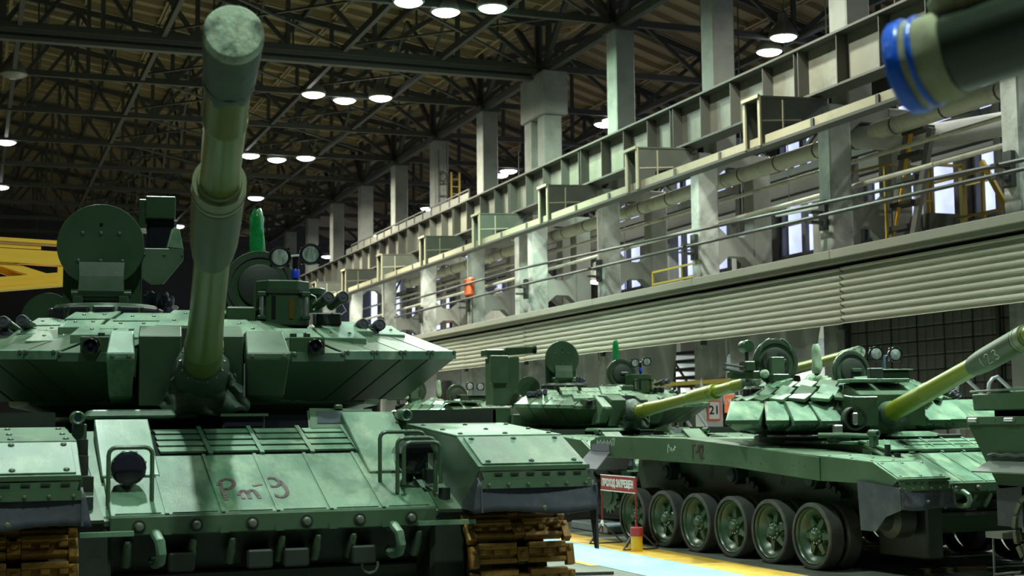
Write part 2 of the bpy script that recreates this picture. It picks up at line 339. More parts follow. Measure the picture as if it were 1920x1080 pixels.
# roof trusses across the hall, one on each column line
for k, y in enumerate([CY[0]+5.98*i for i in range(-1,14)]):
    t = thing('roof_truss', ('%s dark steel roof truss counted from the near end of the hall' % ORD[k]), 'roof truss', (0,y,0), 0, 'roof trusses')
    for (xa, xb, n) in ((-16.4,17.7,12),(17.7,30.4,4)):
        zb = 13.62; st = (xb-xa)/n
        bar('bottom_chord',(xa,0,zb),(xb,0,zb),.16,.20,TRUSS,t)
        xm = 1.1 if xa < 0 else 24.2
        bar('top_chord',(xa,0,ztop(xa)),(xm,0,ztop(xm)),.16,.22,TRUSS,t); bar('top_chord',(xm,0,ztop(xm)),(xb,0,ztop(xb)),.16,.22,TRUSS,t)
        for i in range(n+1):
            x = xa+st*i; bar('vertical',(x,0,zb),(x,0,ztop(x)),.13,.13,TRUSS,t)
            if i < n:
                x2 = x+st
                a, b = ((x,0,zb),(x2,0,ztop(x2))) if (i % 2 == 0) else ((x,0,ztop(x)),(x2,0,zb))
                bar('diagonal',a,b,.12,.14,TRUSS,t)
                if k > 3 and xa < 0: bar('sub_strut',(x+st/2,0,(zb+ztop(x+st/2))/2),(x+st/2,0,ztop(x+st/2)),.06,.06,TRUSS,t)
jb = thing('joint_beam','thick double channel beam crossing the hall at the doubled column','beam',(0,CY[4]+.3,0))
for zz in (13.28,13.50): bar('channel',(-16.4,0,zz),(17.6,0,zz),.30,.12,GIRDD,jb)
bar('channel_web',(-16.4,.05,13.39),(17.6,.05,13.39),.06,.12,TRUSS,jb)
# lengthwise bracing and purlins between trusses
for j, (x, z, lab) in enumerate(((5.3,13.7,'dark lengthwise tie beam on the truss feet over the far left'),(11.0,13.7,'dark lengthwise tie beam carrying the hall lamps'),(14.3,13.7,'dark lengthwise tie beam nearest the column heads'),(24.2,13.7,'dark lengthwise tie beam in the side bay'),(1.1,13.7,'dark lengthwise tie beam under the roof ridge'))):
    tag(bar('tie_beam',(x,-6,z),(x,99,z),.14,.22,TRUSS), lab, 'beam', 'lengthwise tie beams')
for j, x in enumerate((2.5,5.3,8.2,11.0,13.9,16.5)):
    tag(bar('roof_purlin',(x,CY[0],ztop(x)+.15),(x,99,ztop(x)+.15),.12,.24,TRUSS), '%s slim roof purlin counted outwards from the ridge' % ORD[j], 'purlin', 'roof purlins')
for k in range(2,12):
    y = CY[0]+5.98*k
    t = thing('wind_bracing','flat crossed rods between roof trusses in the %s bay' % ORD[k-1],'bracing',(0,y,0),0,'crossed wind bracing')
    for (x0,x1) in ((5.3,11.0),(11.0,17.0)):
        bar('rod',(x0,0,13.75),(x1,5.98,13.75),.08,.06,TRUSS,t); bar('rod',(x0,5.98,13.82),(x1,0,13.82),.08,.06,TRUSS,t)
    for x in (8.2,14.0):
        bar('sway_strut',(x,0,13.7),(x,2.99,ztop(x)-.1),.09,.09,TRUSS,t); bar('sway_strut',(x,5.98,13.7),(x,2.99,ztop(x)-.1),.09,.09,TRUSS,t)
    # lattice along the column row
    zt = 16.1
    bar('row_bottom_chord',(17.9,0,13.5),(17.9,5.98,13.5),.22,.26,TRUSS,t); bar('row_top_chord',(17.9,0,zt),(17.9,5.98,zt),.16,.2,TRUSS,t)
    bar('row_diagonal',(17.9,0,13.5),(17.9,2.99,zt),.16,.18,TRUSS,t); bar('row_diagonal',(17.9,5.98,13.5),(17.9,2.99,zt),.16,.18,TRUSS,t)
    bar('row_post',(17.8,.05,13.4),(17.8,.05,zt),.16,.16,TRUSS,t); bar('row_post',(18.15,.05,13.4),(18.15,.05,zt),.16,.16,TRUSS,t)

# two-branch concrete columns
def column(i, y, double=False):
    lab = '%s concrete column from the right along the crane track' % ORD[i]
    if double: lab = 'doubled concrete column under a wide head block, beside the crane girder'
    t = thing('concrete_column', lab, 'column', (0,y,0), 0, 'concrete columns along the crane track')
    d = .24
    for yy in ((0,) if not double else (-.28,.95)):
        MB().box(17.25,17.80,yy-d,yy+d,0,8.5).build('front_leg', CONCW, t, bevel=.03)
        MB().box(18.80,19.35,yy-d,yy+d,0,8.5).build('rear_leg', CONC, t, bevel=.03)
        for (za,zb) in ((.3,.9),(3.4,3.9),(5.85,6.35),(8.15,8.55)):
            hh = .26
            mb = MB()
            A = [(17.78,za-hh*.0),(18.82,za),(18.82,za-hh),(18.5,za),(18.1,za),(17.78,za-hh)]
            poly = [(17.78,za-hh),(18.08,za),(18.52,za),(18.82,za-hh),(18.82,zb+hh),(18.52,zb),(18.08,zb),(17.78,zb+hh)]
            if za < .5: poly = [(17.78,0.0),(18.82,0.0),(18.82,zb+hh),(18.52,zb),(18.08,zb),(17.78,zb+hh)]
            if zb > 8.5: poly = [(17.78,za-hh),(18.08,za),(18.52,za),(18.82,za-hh),(18.82,zb),(17.78,zb)]
            mb.prism([(a,yy-d*.9,b) for a,b in poly],[(a,yy+d*.9,b) for a,b in poly]).build('cross_beam', CONC, t)
        MB().box(17.70,18.32,yy-.34,yy+.34,8.5,13.36).build('upper_shaft', CONC, t, bevel=.03)
    if double:
        MB().box(17.62,18.5,-.75,1.45,11.9,13.4).build('head_block', CONC, t, bevel=.04)
    else:
        MB().box(17.6,18.4,-.42,.42,13.30,13.5).build('bearing_plate', TRUSS, t)
    return t
for i, y in enumerate(CY[:12]): column(i, y, double=(i == 4))
# cable reel and rungs hang on the sixth/seventh shaft
cr = thing('cable_ladder','black wire rungs and coil hanging on a concrete shaft','cable ladder',(17.9,CY[6]-.40,0))
for zz in (9.8,10.4,11.0,11.5): bar('rung',(-.05,-.03,zz),(.32,-.03,zz),.03,.04,STEELD,cr)
bar('stile',(-.05,-.03,9.4),(-.05,-.03,12.9),.03,.03,STEELD,cr); bar('stile',(.3,-.03,9.4),(.3,-.03,13.2),.03,.03,STEELD,cr)
MB().tube([(.10+.16*math.cos(a*.4),-.05,11.8+.2*math.sin(a*.4)) for a in range(0,34)],.03,6).build('coil', STEELD, cr)

# crane runway girder
g = thing('crane_girder','long grey steel plate girder running along the column tops','girder',(0,0,0))
y0, y1 = 14.0, 92.0
MB().box(16.93,16.98,y0,y1,8.62,9.66).build('web', GIRD, g)
MB().box(16.62,17.28,y0,y1,9.66,9.71).build('top_flange', GIRDD, g); MB().box(16.68,17.2,y0,y1,8.57,8.62).build('bottom_flange', GIRDD, g)
MB().box(16.90,17.0,y0,y1,9.71,9.84).build('crane_rail', STEELD, g)
SM = MB().box(16.66,16.93,-.012,.012,8.62,9.66).mesh('stiffener', GIRDD)
for yc in CY[:12]:
    for m in range(4): link('stiffener', SM, g, Matrix.Translation((0,yc+m*1.495,0)))
    link('stiffener', SM, g, Matrix.Translation((0,yc+.16,0)))
    MB().box(16.7,17.25,yc-.2,yc+.2,8.47,8.57).build('bearing', GIRDD, g)
# walkway plate and rail posts on top of the far girder
wk = thing('girder_handrail','thin grey panelled handrail standing on the far end of the crane girder','handrail',(0,0,0))
for k in range(16):
    y = CY[5]+.5+k*1.2; bar('post',(17.45,y,9.7),(17.45,y,10.45),.05,.05,GIRDD,wk); MB().box(17.44,17.46,y+.1,y+1.1,9.8,10.35).build('panel', GIRD, wk)
bar('top_rail',(17.45,CY[5]+.5,10.45),(17.45,CY[5]+18.5,10.45),.05,.05,GIRDD,wk)
yl = thing('yellow_cat_ladder','narrow yellow ladder beside the upper shaft above the girder','ladder',(18.4,CY[6]-.42,0))
for dx in (0,.35): bar('stile',(dx,0,9.7),(dx,0,12.0),.07,.07,YELR,yl)
for k in range(7): bar('rung',(0,0,9.9+.3*k),(.35,0,9.9+.3*k),.03,.03,YELR,yl)

# trolley rail on cantilever brackets
tr = thing('trolley_rail','beige painted rail beam hung below the brackets along the girder','rail beam',(0,0,0))
for k in range(11):
    a = CY[0]-6.2+5.98*k; b = a+5.96
    MB().box(15.5,15.53,a,b,7.44,7.64).build('web_plate', BEIGE, tr); MB().box(15.42,15.72,a,b,7.38,7.44).build('lower_flange', GIRDD, tr)
    for yy in (a+1.6,a+3.8): MB().box(15.47,15.5,yy,yy+.10,7.46,7.62).build('clip', GIRDD, tr)
for k in range(9):
    y = CY[k]+5.98-.15
    t = thing('cantilever_bracket','%s box shaped grey steel bracket from the right on the trolley rail' % ORD[k],'bracket',(0,y,0),0,'cantilever brackets')
    # two side cheeks, open toward the viewer
    for yy in (-.32,.30):
        poly = [(15.42,7.42),(15.86,7.42),(15.9,7.9),(16.95,8.1),(16.95,8.5),(15.42,8.44)]
        MB().prism([(a,yy-.02,b) for a,b in poly],[(a,yy+.02,b) for a,b in poly]).build('cheek_plate', BRACK, t)
        bar('edge_flange',(15.40,yy,7.42),(15.40,yy,8.46),.09,.04,BEIGE,t,up=(1,0,0))
        bar('web_rib',(15.95,yy-.03,7.5),(15.95,yy-.03,8.42),.04,.03,BEIGE,t)
    MB().prism([(15.36,-.36,8.44),(16.95,-.36,8.5),(16.95,.34,8.5),(15.36,.34,8.44)],[(15.36,-.36,8.48),(16.95,-.36,8.54),(16.95,.34,8.54),(15.36,.34,8.48)]).build('top_plate', BRACK, t)
    bar('edge_flange',(15.37,-.36,8.47),(15.37,.34,8.47),.06,.07,BEIGE,t)
    bar('mid_rib',(15.45,-.34,7.95),(16.4,-.34,8.02),.03,.03,BEIGE,t)

# lagged pipe behind the rail, small pipes, cable trays
def pipe(name, lab, x, z, r, ya, yb, m, segs=1, cat='pipe', band=True, n=12):
    t = thing(name, lab, cat, (0,0,0)); st = (yb-ya)/segs
    for k in range(segs):
        MB().cyl((x,ya+k*st+.02,z),(x,ya+(k+1)*st-.02,z),r,n=n).build('pipe_run', m, t, smooth=True)
        if band:
            for j in range(3): MB().cyl((x,ya+(k+.25+.3*j)*st,z),(x,ya+(k+.25+.3*j)*st+.05,z),r*1.04,n=n).build('pipe_band', GIRDD, t)
    return t
pipe('lagged_pipe','thick lagged beige pipe running behind the trolley rail',18.3,7.9,.20,15.0,26.2,PIPEM,2)
t = pipe('lagged_pipe','thick lagged beige pipe threaded between the concrete columns',18.3,7.9,.20,26.9,62.0,PIPEM,6)
lp = thing('duct_elbow','grey wrapped elbow joint where the lagged pipe turns','duct',(0,0,0))
MB().tube([(18.3,26.8,7.9),(18.4,26.3,7.8),(18.8,25.8,7.7),(19.5,25.2,7.75),(20.3,24.4,7.85)],.27,12).build('elbow_body', TARP, lp, smooth=True)
MB().cyl((18.3,26.8,7.9),(18.3,26.92,7.9),.27,n=14).build('flange', GIRDD, lp)
for nm, lab, x, z, r in (('thin_pipe','thin pale pipe just below the lagged pipe',18.2,7.35,.05),('thin_pipe','thin beige pipe at mid height behind the front column legs',18.0,6.75,.055)):
    pipe(nm, lab, x, z, r, 14.5, 70, PIPEM, 6, 'pipe', band=False, n=8)
for nm, lab, x, za, zb, r in (('cable_rail','upper of two dark cable rails strung before the columns',16.95,6.12,6.55,.042),('cable_rail','lower of two dark cable rails strung before the columns',16.95,5.96,6.12,.042)):
    t = thing(nm, lab, 'pipe', (0,0,0))
    for k in range(3):
        q0 = 14.5+k*15.0; MB().cyl((x,q0,za+(q0-20)*(zb-za)/17.0 if k < 2 else za+24.5*(zb-za)/17.0),(x,q0+15.0,za+(q0+15-20)*(zb-za)/17.0 if k < 1 else za+24.5*(zb-za)/17.0),r,n=8).build('rail_run', STEELD, t, smooth=True)
for k, y in enumerate(CY[:8]):
    t = thing('pipe_hanger','dark steel clamp holding both cable rails on the %s column' % ORD[k],'bracket',(0,y,0),0,'pipe hangers')
    MB().box(16.85,17.25,-.07,.07,6.10,6.16).build('arm', STEELD, t); MB().box(16.85,17.25,-.07,.07,5.88,5.94).build('arm', STEELD, t); MB().box(17.15,17.25,-.12,.12,5.75,6.4).build('plate', STEELD, t)

# clad walkway parapet (corrugated sheets under a ledge beam)
p = thing('corrugated_parapet','long balcony front of horizontal grey corrugated sheets under a ledge','parapet',(0,0,0))
def corr(ya, yb, dz=0.0, dx=0.0):
    n = 64; prof = []; nper = 8; zt, zb = 4.74, 3.60
    for i in range(nper*8+1):
        f = i/(nper*8.0); ph = (f*nper) % 1.0
        d = 0.075*(1 if ph < .34 else (1-(ph-.34)/.16 if ph < .5 else (0 if ph < .84 else (ph-.84)/.16)))
        prof.append((16.55-d, zt-(zt-zb)*f))
    A = [(x+dx,ya,z+dz) for x,z in prof]; B = [(x+dx,yb,z+dz) for x,z in prof]
    A2 = [(x+dx+.012,ya,z+dz) for x,z in prof]; B2 = [(x+dx+.012,yb,z+dz) for x,z in prof]
    mb = MB(); m_ = len(prof); fs = [(i,i+1,m_+i+1,m_+i) for i in range(m_-1)]
    mb.add(A+B, fs); mb.add(A2+B2, fs); return mb
ys = 13.0; k = 0
while ys < 62:
    L = 5.98; corr(ys, ys+L-.02, dz=(.0,.006,-.008)[k % 3], dx=(.0,.01,.004)[k % 3]).build('corrugated_sheet', CORR, p); ys += L; k += 1
for k in range(8):
    a = 13.0+k*6.0
    MB().box(16.28,16.86,a,a+5.985,4.92,5.10).build('ledge_beam', CAPM, p, bevel=.01); MB().box(16.34,16.8,a,a+5.985,4.83,4.92).build('ledge_lip', CAPM, p)
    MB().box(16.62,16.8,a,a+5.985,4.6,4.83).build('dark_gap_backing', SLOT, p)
    MB().box(16.62,16.72,a+.1,a+.25,3.5,4.7).build('rear_post', STEELD, p)
    MB().box(16.6,19.6,a,a+5.985,4.2,4.4).build('walkway_deck', STEELM, p)
# ================================================================== lamps
HOUS = MB().lathe((0,0,0),(0,0,1),[(0,.26),(.02,.29),(.10,.27),(.24,.17),(.34,.10),(.46,.10),(.50,.04)],20).mesh('housing', STEELM, smooth=True)
LENSM = {}
def lens(m):
    if m.name not in LENSM: LENSM[m.name] = MB().lathe((0,0,0),(0,0,1),[(-.075,.02),(-.06,.13),(-.03,.21),(0,.25),(.01,.25)],20).mesh('lens', m, smooth=True)
    return LENSM[m.name]
LD = {}
def lamp(x, y, z, lab, m=None, power=1.0, col=None, spread=165, htop=13.7):
    t = thing('pendant_lamp', lab, 'lamp', (x,y,z), 0, 'pendant hall lamps'); m = m or LAMPON
    link('housing', HOUS, t, Matrix.Scale(1.6,4)); link('lens', lens(m), t, Matrix.Scale(1.6,4)); bar('hanger',(0,0,.75),(0,0,max(.9,htop-z)),.03,.03,STEELD,t)
    if power:
        key = (power, col, spread)
        if key not in LD:
            l = bpy.data.lights.new('lamp_light','AREA'); l.shape = 'DISK'; l.size = .6; l.energy = LAMP_W*power; l.color = col or LAMP_COL; l.spread = R(spread); LD[key] = l
        link('lamp_light', LD[key], t, Matrix.Translation((0,0,-.16)))
    return t
PX = {0:'left',1:'middle',2:'right'}
for j, y in enumerate((38.2,50.3,62.9,75.0,87.0)):
    for i, x in enumerate((11.3,12.6,13.75)):
        if j == 3 and i < 2: continue
        if j == 4 and i > 0: continue
        m = LAMPON; c = None
        if j == 0 and i == 0: m = LAMPT; c = (.6,1,.92)
        if j == 0 and i == 2: m = LAMPG; c = (.55,1,.7)
        lamp(x, y + (0,.6,-.2)[i], 13.5, '%s lamp of the glowing trio on the %s lamp beam from the top edge' % (PX[i], ORD[j]), m, 1.6, c or (1.0,1.0,.84))
lamp(1.1,50.6,13.5,'unlit round hall lamp at the far left under the roof', LAMPOFF, 0)
lamp(1.1,62.9,13.5,'glowing hall lamp at the left edge, upper of two', None, 1.0); lamp(1.1,75.0,13.5,'glowing hall lamp at the left edge, lower of two', None, 1.0)
for j, (x,y) in enumerate(((23.4,38.1),(23.9,39.8),(23.5,51.1),(23.5,51.9),(23.6,63.2),(23.6,64.4),(23.5,75.8),(24.1,88.0),(23.5,100.0))):
    lamp(x, y, 13.5, '%s glowing side bay lamp counted from the right, above the crane girder' % ORD[j], None, .85, (.95,1.0,.86))
# the same lamps over the near end of the hall
nn = 0
for y, pw, sp in ((26.0,1.5,165),(14.0,1.2,105),(2.0,.95,110)):
    for x in (-9.5,1.1,11.3,13.75):
        nn += 1; lamp(x, y, 13.5, 'hall lamp high above the near tanks, out of the picture, %s' % ORD[nn-1], None, pw*(.35 if x < 0 else 1.0), (.78,1.0,.88) if y < 20 else (.95,1.0,.87), min(sp,120) if x < 10 else sp)
for y in (14.0,26.0): nn += 1; lamp(23.5, y, 13.5, 'side bay lamp above the near columns, out of the picture, %s' % ORD[nn-13], None, .85, (.95,1.0,.86))
# small lamps in the side aisle, with low ones added beneath the walkway
for j, (x,y,z) in enumerate(((24.0,36.0,7.4),(24.0,44.0,7.4),(24.0,54.0,7.4),(24,66,7.4))):
    lamp(x, y, z, '%s small aisle lamp seen between the columns' % ORD[j], None, .08, (1.0,.98,.86))
for j, (x,y) in enumerate(((20.6,28.5),(20.6,36.0),(20.6,44.0),(20.6,54.0))):  # unseen low lamps added to brighten the background under the walkway
    lamp(x, y, 3.9, '%s added low lamp brightening the space under the walkway' % ORD[j], None, .36, (1.0,.98,.92))

# ================================================================== far aisle behind the columns
# glass block wall to the right under the parapet
gb = thing('glass_block_wall','dark wall of dirty square glass blocks behind the right tank','glass wall',(0,0,0))
MB().box(17.55,17.62,14.2,26.2,0,3.9).build('mortar_bed', STEELD, gb)
GBM = MB().box(-.04,0,-.135,.135,-.135,.135).mesh('glass_block', GBLOCK, bevel=.02)
for i in range(32):
    for j in range(9):
        y = 17.2+.285*i; z = 1.35+.285*j
        link('glass_block', GBM, gb, Matrix.Translation((17.55+.012*((i*7+j*3) % 3),y,z)) @ Matrix.Rotation(R(random.uniform(-1.2,1.2)),4,'Z'))
for y in (17.0,21.4,26.25): bar('mullion',(17.5,y,0),(17.5,y,3.9),.09,.09,STEELD,gb)
pb = MB().box(17.4,17.55,14.2,26.2,0,1.15).build('plinth', STEELM, gb)

# low dark partition wall, white siding, benches and sheets between the columns
pw = thing('partition_wall','dark grey panelled partition standing before the numbered column','partition',(0,0,0))
for k in range(10):
    y = 27.2+k*1.75; MB().box(18.6,18.7,y,y+1.72,0,2.05).build('panel', STEELM if k % 3 else WALL, pw, bevel=.01)
    bar('post',(18.55,y,0),(18.55,y,2.12),.06,.06,STEELD,pw)
bar('cap_rail',(18.62,27.2,2.08),(18.62,44.7,2.08),.12,.06,STEELD,pw)
sd = thing('pale_siding_wall','pale wall of horizontal boards behind the partition','siding',(0,0,0))
for k in range(9):
    MB().box(22.0,22.06,28,62,1.4+.28*k,1.4+.28*k+.26).build('board', SIDING, sd)
bar('post',(21.97,40,0),(21.97,40,4.0),.12,.12,STEELD,sd); bar('post',(21.97,52,0),(21.97,52,4.0),.12,.12,STEELD,sd); bar('post',(21.97,30,0),(21.97,30,4.0),.12,.12,STEELD,sd)
def sheet(nm, lab, x, ya, yb, za, zb, seed, m=TARP, hang=True):
    rnd = random.Random(seed); n = 22; mm = 8; mb = MB(); vs = []
    ph = [rnd.uniform(0,6.3) for _ in range(4)]
    for j in range(mm+1):
        for i in range(n+1):
            u = i/n; vv = j/mm; y = ya+(yb-ya)*u; z = zb-(zb-za)*vv*(1+.10*math.sin(5*u+ph[0]))
            z -= .18*math.sin(math.pi*((u*3) % 1.0))*(1-vv)
            vs.append((x+.16*math.sin(9*u+ph[1])*vv+.10*math.sin(21*u+3*vv+ph[2]), y, z))
    fs = [(j*(n+1)+i,j*(n+1)+i+1,(j+1)*(n+1)+i+1,(j+1)*(n+1)+i) for j in range(mm) for i in range(n)]
    o = mb.add(vs, fs).build(nm, m, None, smooth=True); sm = o.modifiers.new('thick','SOLIDIFY'); sm.thickness = .02
    return tag(o, lab, 'dust sheet', 'hanging dust sheets')
sheet('dust_sheet','wrinkled grey dust sheet hung above the right tank hatch',17.1,26.6,30.6,2.95,4.15,3)
sheet('dust_sheet','grey dust sheet sagging right of the numbered column',17.15,30.9,32.2,2.5,4.1,5)
sheet('dust_sheet','grey dust sheet hung left of the numbered column',17.5,34.4,38.2,2.6,4.3,8)
sheet('dust_sheet','pale grey dust sheet hung above the middle tank lamps',17.4,39.2,42.5,2.2,4.2,11)
sheet('dust_sheet','dim grey dust sheet hung behind the far left column',17.6,45.2,49.6,2.4,4.3,14)
mr = thing('shelving_rack','dark rack with stacked trays beside the numbered column','rack',(17.9,33.9,0))
for (x,y) in ((0,0),(0,1.3),(.7,0),(.7,1.3)): bar('upright',(x,y,0),(x,y,3.7),.07,.07,STEELD,mr)
for k in range(8): MB().box(-.05,.75,-.05,1.35,1.9+.22*k,1.9+.22*k+.08).build('tray', STEELD, mr)
bar('brace',(-.02,0,2.3),(-.02,1.3,3.3),.05,.05,YELR,mr)
yb = thing('yellow_crossbar','slim ochre steel rail in front of the numbered column','rail',(0,0,0))
bar('rail',(17.0,30.2,2.62),(17.0,35.8,2.62),.09,.1,YELR,yb); bar('rail',(17.0,31.8,1.45),(17.0,34.4,1.45),.06,.06,YELR,yb)
for y in (30.2,33.2,35.8): bar('post',(17.0,y,0),(17.0,y,2.62),.07,.07,STEELD,yb)
# number plate 21 on its column
np_ = thing('number_plate','white plate with orange border reading 21 on the column','sign',(17.52,CY[2]-.26,1.92))
MB().box(-.18,.18,-.012,0,-.25,.25).build('border', ORANGE, np_); MB().box(-.145,.145,-.018,-.012,-.21,.21).build('plate', WHITE, np_)
text_mesh('21',.30,BLACK,'digits',np_,Matrix.Translation((0,-.021,0)) @ Matrix.Rotation(R(90),4,'X'),bold=.006)
sb = thing('notice_plate','small white notice with a black figure on the grey partition','sign',(18.54,30.9,1.75))
MB().box(-.01,0,-.16,.16,-.2,.2).build('plate', WHITE, sb); MB().lathe((-.012,0,.05),(-.02,0,.05),[(0,.05),(.004,.05)],12).build('figure_head', BLACK, sb); MB().box(-.014,-.01,-.05,.05,-.14,-.01).build('figure_body', BLACK, sb)
# red fire panel at the side of the right turret
rp = thing('fire_panel','orange red panel with white lettering behind the right turret','panel',(16.9,30.3,2.05))
bar('post',(.02,0,-2.05),(.02,0,-.3),.06,.06,STEELD,rp); MB().box(-.05,0,-.24,.24,-.20,.22).build('board', ORANGE, rp); strokes([[(0,.5),(.5,1),(1,.5),(.6,.2),(1,0)],[(1.3,1),(1.3,0)]],(-.051,.15,-.08),(0,-.16,0),(0,0,.2),.03,WHITE,'lettering',rp)

# silver handrail stairs
def stair(lab, x, y, h, run, dirx=1):
    t = thing('access_stair', lab, 'stair', (x,y,0))
    for k, yy in enumerate((0,-.75)):
        pts = [(0,yy,0),(0,yy,h-.2)] + [(.18*dirx*(1-math.cos(a)),yy,h-.2+.2*math.sin(a)) for a in (.5,1.0,1.5)] + [(.45*dirx,yy,h-.22),(run*dirx,yy,0.0)]
        MB().tube(pts,.03,8).build('handrail', SILVER, t, smooth=True)
        bar('rail_post',(run*.62*dirx,yy,0),(run*.62*dirx,yy,h*.42),.04,.04,SILVER,t)
        bar('stringer',(.05*dirx,yy,1.15),(run*.85*dirx,yy,0.05),.05,.12,SILVER,t)
    for k in range(4): MB().box(min(.25*dirx*(k+.6),.25*dirx*(k+1.6)),max(.25*dirx*(k+.6),.25*dirx*(k+1.6)),-.75,0,.95-.27*k,.99-.27*k).build('tread', STEELM, t)
    MB().box(-.9,.12,-.75,0,1.1,1.16).build('platform', STEELM, t); bar('platform_leg',(-.85,-.7,0),(-.85,-.7,1.12),.05,.05,SILVER,t); bar('platform_leg',(-.85,-.05,0),(-.85,-.05,1.12),.05,.05,SILVER,t)
    return t
stair('silver tube handrail stair standing behind the middle tank barrel',14.75,30.0,2.35,2.1)
stair('silver tube handrail stair behind the right tank gun',14.35,18.6,2.3,1.6)
# mezzanine things above the parapet: yellow guard rails, ladder, hanging box beam
yr = thing('yellow_guard_rail','yellow guard rail cage around a column on the walkway','guard rail',(0,0,0))
for z in (6.4,7.15): bar('rail',(18.4,26.0,z),(18.4,27.95,z+.05),.05,.05,YELR,yr); bar('rail',(18.4,26.0,z),(19.6,26.0,z),.05,.05,YELR,yr)
for (x,y) in ((18.4,26.0),(18.4,27.95),(19.6,26.0)): bar('post',(x,y,4.45),(x,y,7.2),.05,.05,YELR,yr)
yr2 = thing('yellow_guard_rail','low yellow guard rail on the walkway between two columns','guard rail',(0,0,0))
for z in (5.55,5.9): bar('rail',(18.2,33.5,z),(18.2,37.0,z),.05,.05,YELR,yr2)
for y in (33.5,35.2,37.0): bar('post',(18.2,y,5.0),(18.2,y,5.9),.05,.05,YELR,yr2)
ys_ = thing('yellow_stair','yellow steel stair frame against the bright windows at the right','stair',(0,0,0))
for dx in (0,.9):
    bar('stringer',(20.0+dx,23.4,5.0),(20.0+dx,24.8,7.1),.07,.12,YELR,ys_)
    bar('stair_post',(20.0+dx,24.8,4.4),(20.0+dx,24.8,7.1),.07,.07,YELR,ys_); bar('stair_post',(20.0+dx,26.6,4.4),(20.0+dx,26.6,7.4),.12,.12,YELR,ys_); bar('stair_post',(20.0+dx,24.0,4.4),(20.0+dx,24.0,6.8),.07,.07,YELR,ys_)
    for z in (6.0,6.9): bar('stair_rail',(20.0+dx,24.0,z),(20.0+dx,26.6,z),.05,.05,YELR,ys_)
bar('stair_rail',(20.0,26.6,7.35),(20.9,26.6,7.35),.06,.06,YELR,ys_)
ld = thing('inclined_ladder','steel ladder with yellow stile leaning across the bright windows','ladder',(0,0,0))
bar('stile',(18.6,26.5,4.45),(18.6,25.3,8.1),.10,.16,STEELM,ld); bar('stile',(18.6,26.1,5.5),(18.6,25.1,8.3),.06,.10,YELLOW,ld); bar('stile',(18.6,25.7,4.45),(18.6,24.6,7.7),.10,.16,STEELM,ld)
for k in range(6): MB().box(18.5,18.8,25.6-.17*k,26.35-.17*k,5.2+.5*k,5.3+.5*k).build('step', STEELD, ld)
hb = thing('steel_bin','grey steel hopper box behind the inclined ladder','hopper',(0,0,0))
MB().prism([(19.4,25.9,5.1),(20.0,25.9,5.1),(20.0,27.6,5.1),(19.4,27.6,5.1)],[(19.3,25.7,6.1),(20.1,25.7,6.1),(20.1,28.0,6.1),(19.3,28.0,6.1)]).build('hopper_body', BRACK, hb)
MB().box(19.3,20.1,25.2,28.4,4.85,5.1).build('support_beam', STEELD, hb); bar('leg',(19.7,25.6,4.4),(19.7,25.6,4.9),.1,.1,STEELD,hb); bar('leg',(19.7,28,4.4),(19.7,28,4.9),.1,.1,STEELD,hb)
bb3 = thing('aisle_lattice_beam','dark lattice beam under the side bay roof behind the lagged pipe','beam',(0,0,0))
bar('chord',(22.0,15,8.75),(22.0,80,8.75),.2,.2,TRUSS,bb3); bar('chord',(22.0,15,9.75),(22.0,80,9.75),.2,.25,TRUSS,bb3)
for k in range(40): bar('lattice',(22.0,15+1.6*k,8.8 if k % 2 else 9.7),(22.0,16.6+1.6*k,9.7 if k % 2 else 8.8),.08,.1,TRUSS,bb3)
MB().box(24.6,24.9,15,80,8.9,9.5).build('solid_beam', TRUSS, bb3)
for k in range(11): bar('post',(22.0,CY[0]+5.98*k,0),(22.0,CY[0]+5.98*k,9.8),.25,.25,TRUSS,bb3)
bb2 = thing('aisle_crane_beam','long dark crane beam before the window wall','beam',(0,0,0))
MB().box(27.6,27.9,15,95,9.55,10.25).build('beam_web', TRUSS, bb2); MB().box(27.4,28.1,15,95,10.25,10.35).build('beam_flange', TRUSS, bb2)
for k in range(14): bar('beam_post',(28.6,CY[0]-.2+5.98*k,0),(28.6,CY[0]-.2+5.98*k,12.9),.5,.45,CONC,bb2)
lpn = thing('lamp_strip','bundle of pale strip lights hung in the aisle','strip light',(0,0,0))
for k, (dx,dz) in enumerate(((0,0),(.35,-.12),(.7,.05))): bar('strip',(20.0+dx,30.6,7.2+dz),(20.0+dx,33.7,7.3+dz),.12,.06,WHITE,lpn)
for y in (31,33): bar('hanger',(20.3,y,7.2),(20.3,y,13.6),.02,.02,STEELD,lpn)
# red panel and white sheeting far left
ob = thing('orange_box','bright orange square box hung by the far columns','box',(17.0,CY[5]-.6,6.6))
MB().box(-.05,.15,-.36,.36,-.30,.36).build('box_body', ORANGE, ob, bevel=.05); bar('hanger',(.05,-.3,-1.9),(.05,-.3,0),.03,.03,STEELD,ob); bar('hanger',(.05,.3,-1.9),(.05,.3,0),.03,.03,STEELD,ob); MB().box(-.2,.4,-.5,.5,-2.1,-1.45).build('cradle', STEELD, ob)
wsht = thing('white_panel','tall white sheet panel behind the far columns above the parapet','panel',(0,0,0))
for k in range(3): MB().box(19.4,19.45,52.3+1.35*k,53.6+1.35*k,4.4,6.75).build('sheet', WHITE, wsht)
for k, (y,z,l) in enumerate(((58,6.0,7),(66,6.8,9),(60,5.5,8))):
    tag(bar('orange_beam',(22.5,y,z),(22.5,y+l,z+.1),.2,.3,mat('dull_orange_paint%d' % k,(0.50,0.12,0.05),.6)), 'dull orange beam end in the far aisle, %s' % ('upper','middle','lower')[k], 'beam', 'orange aisle beams')

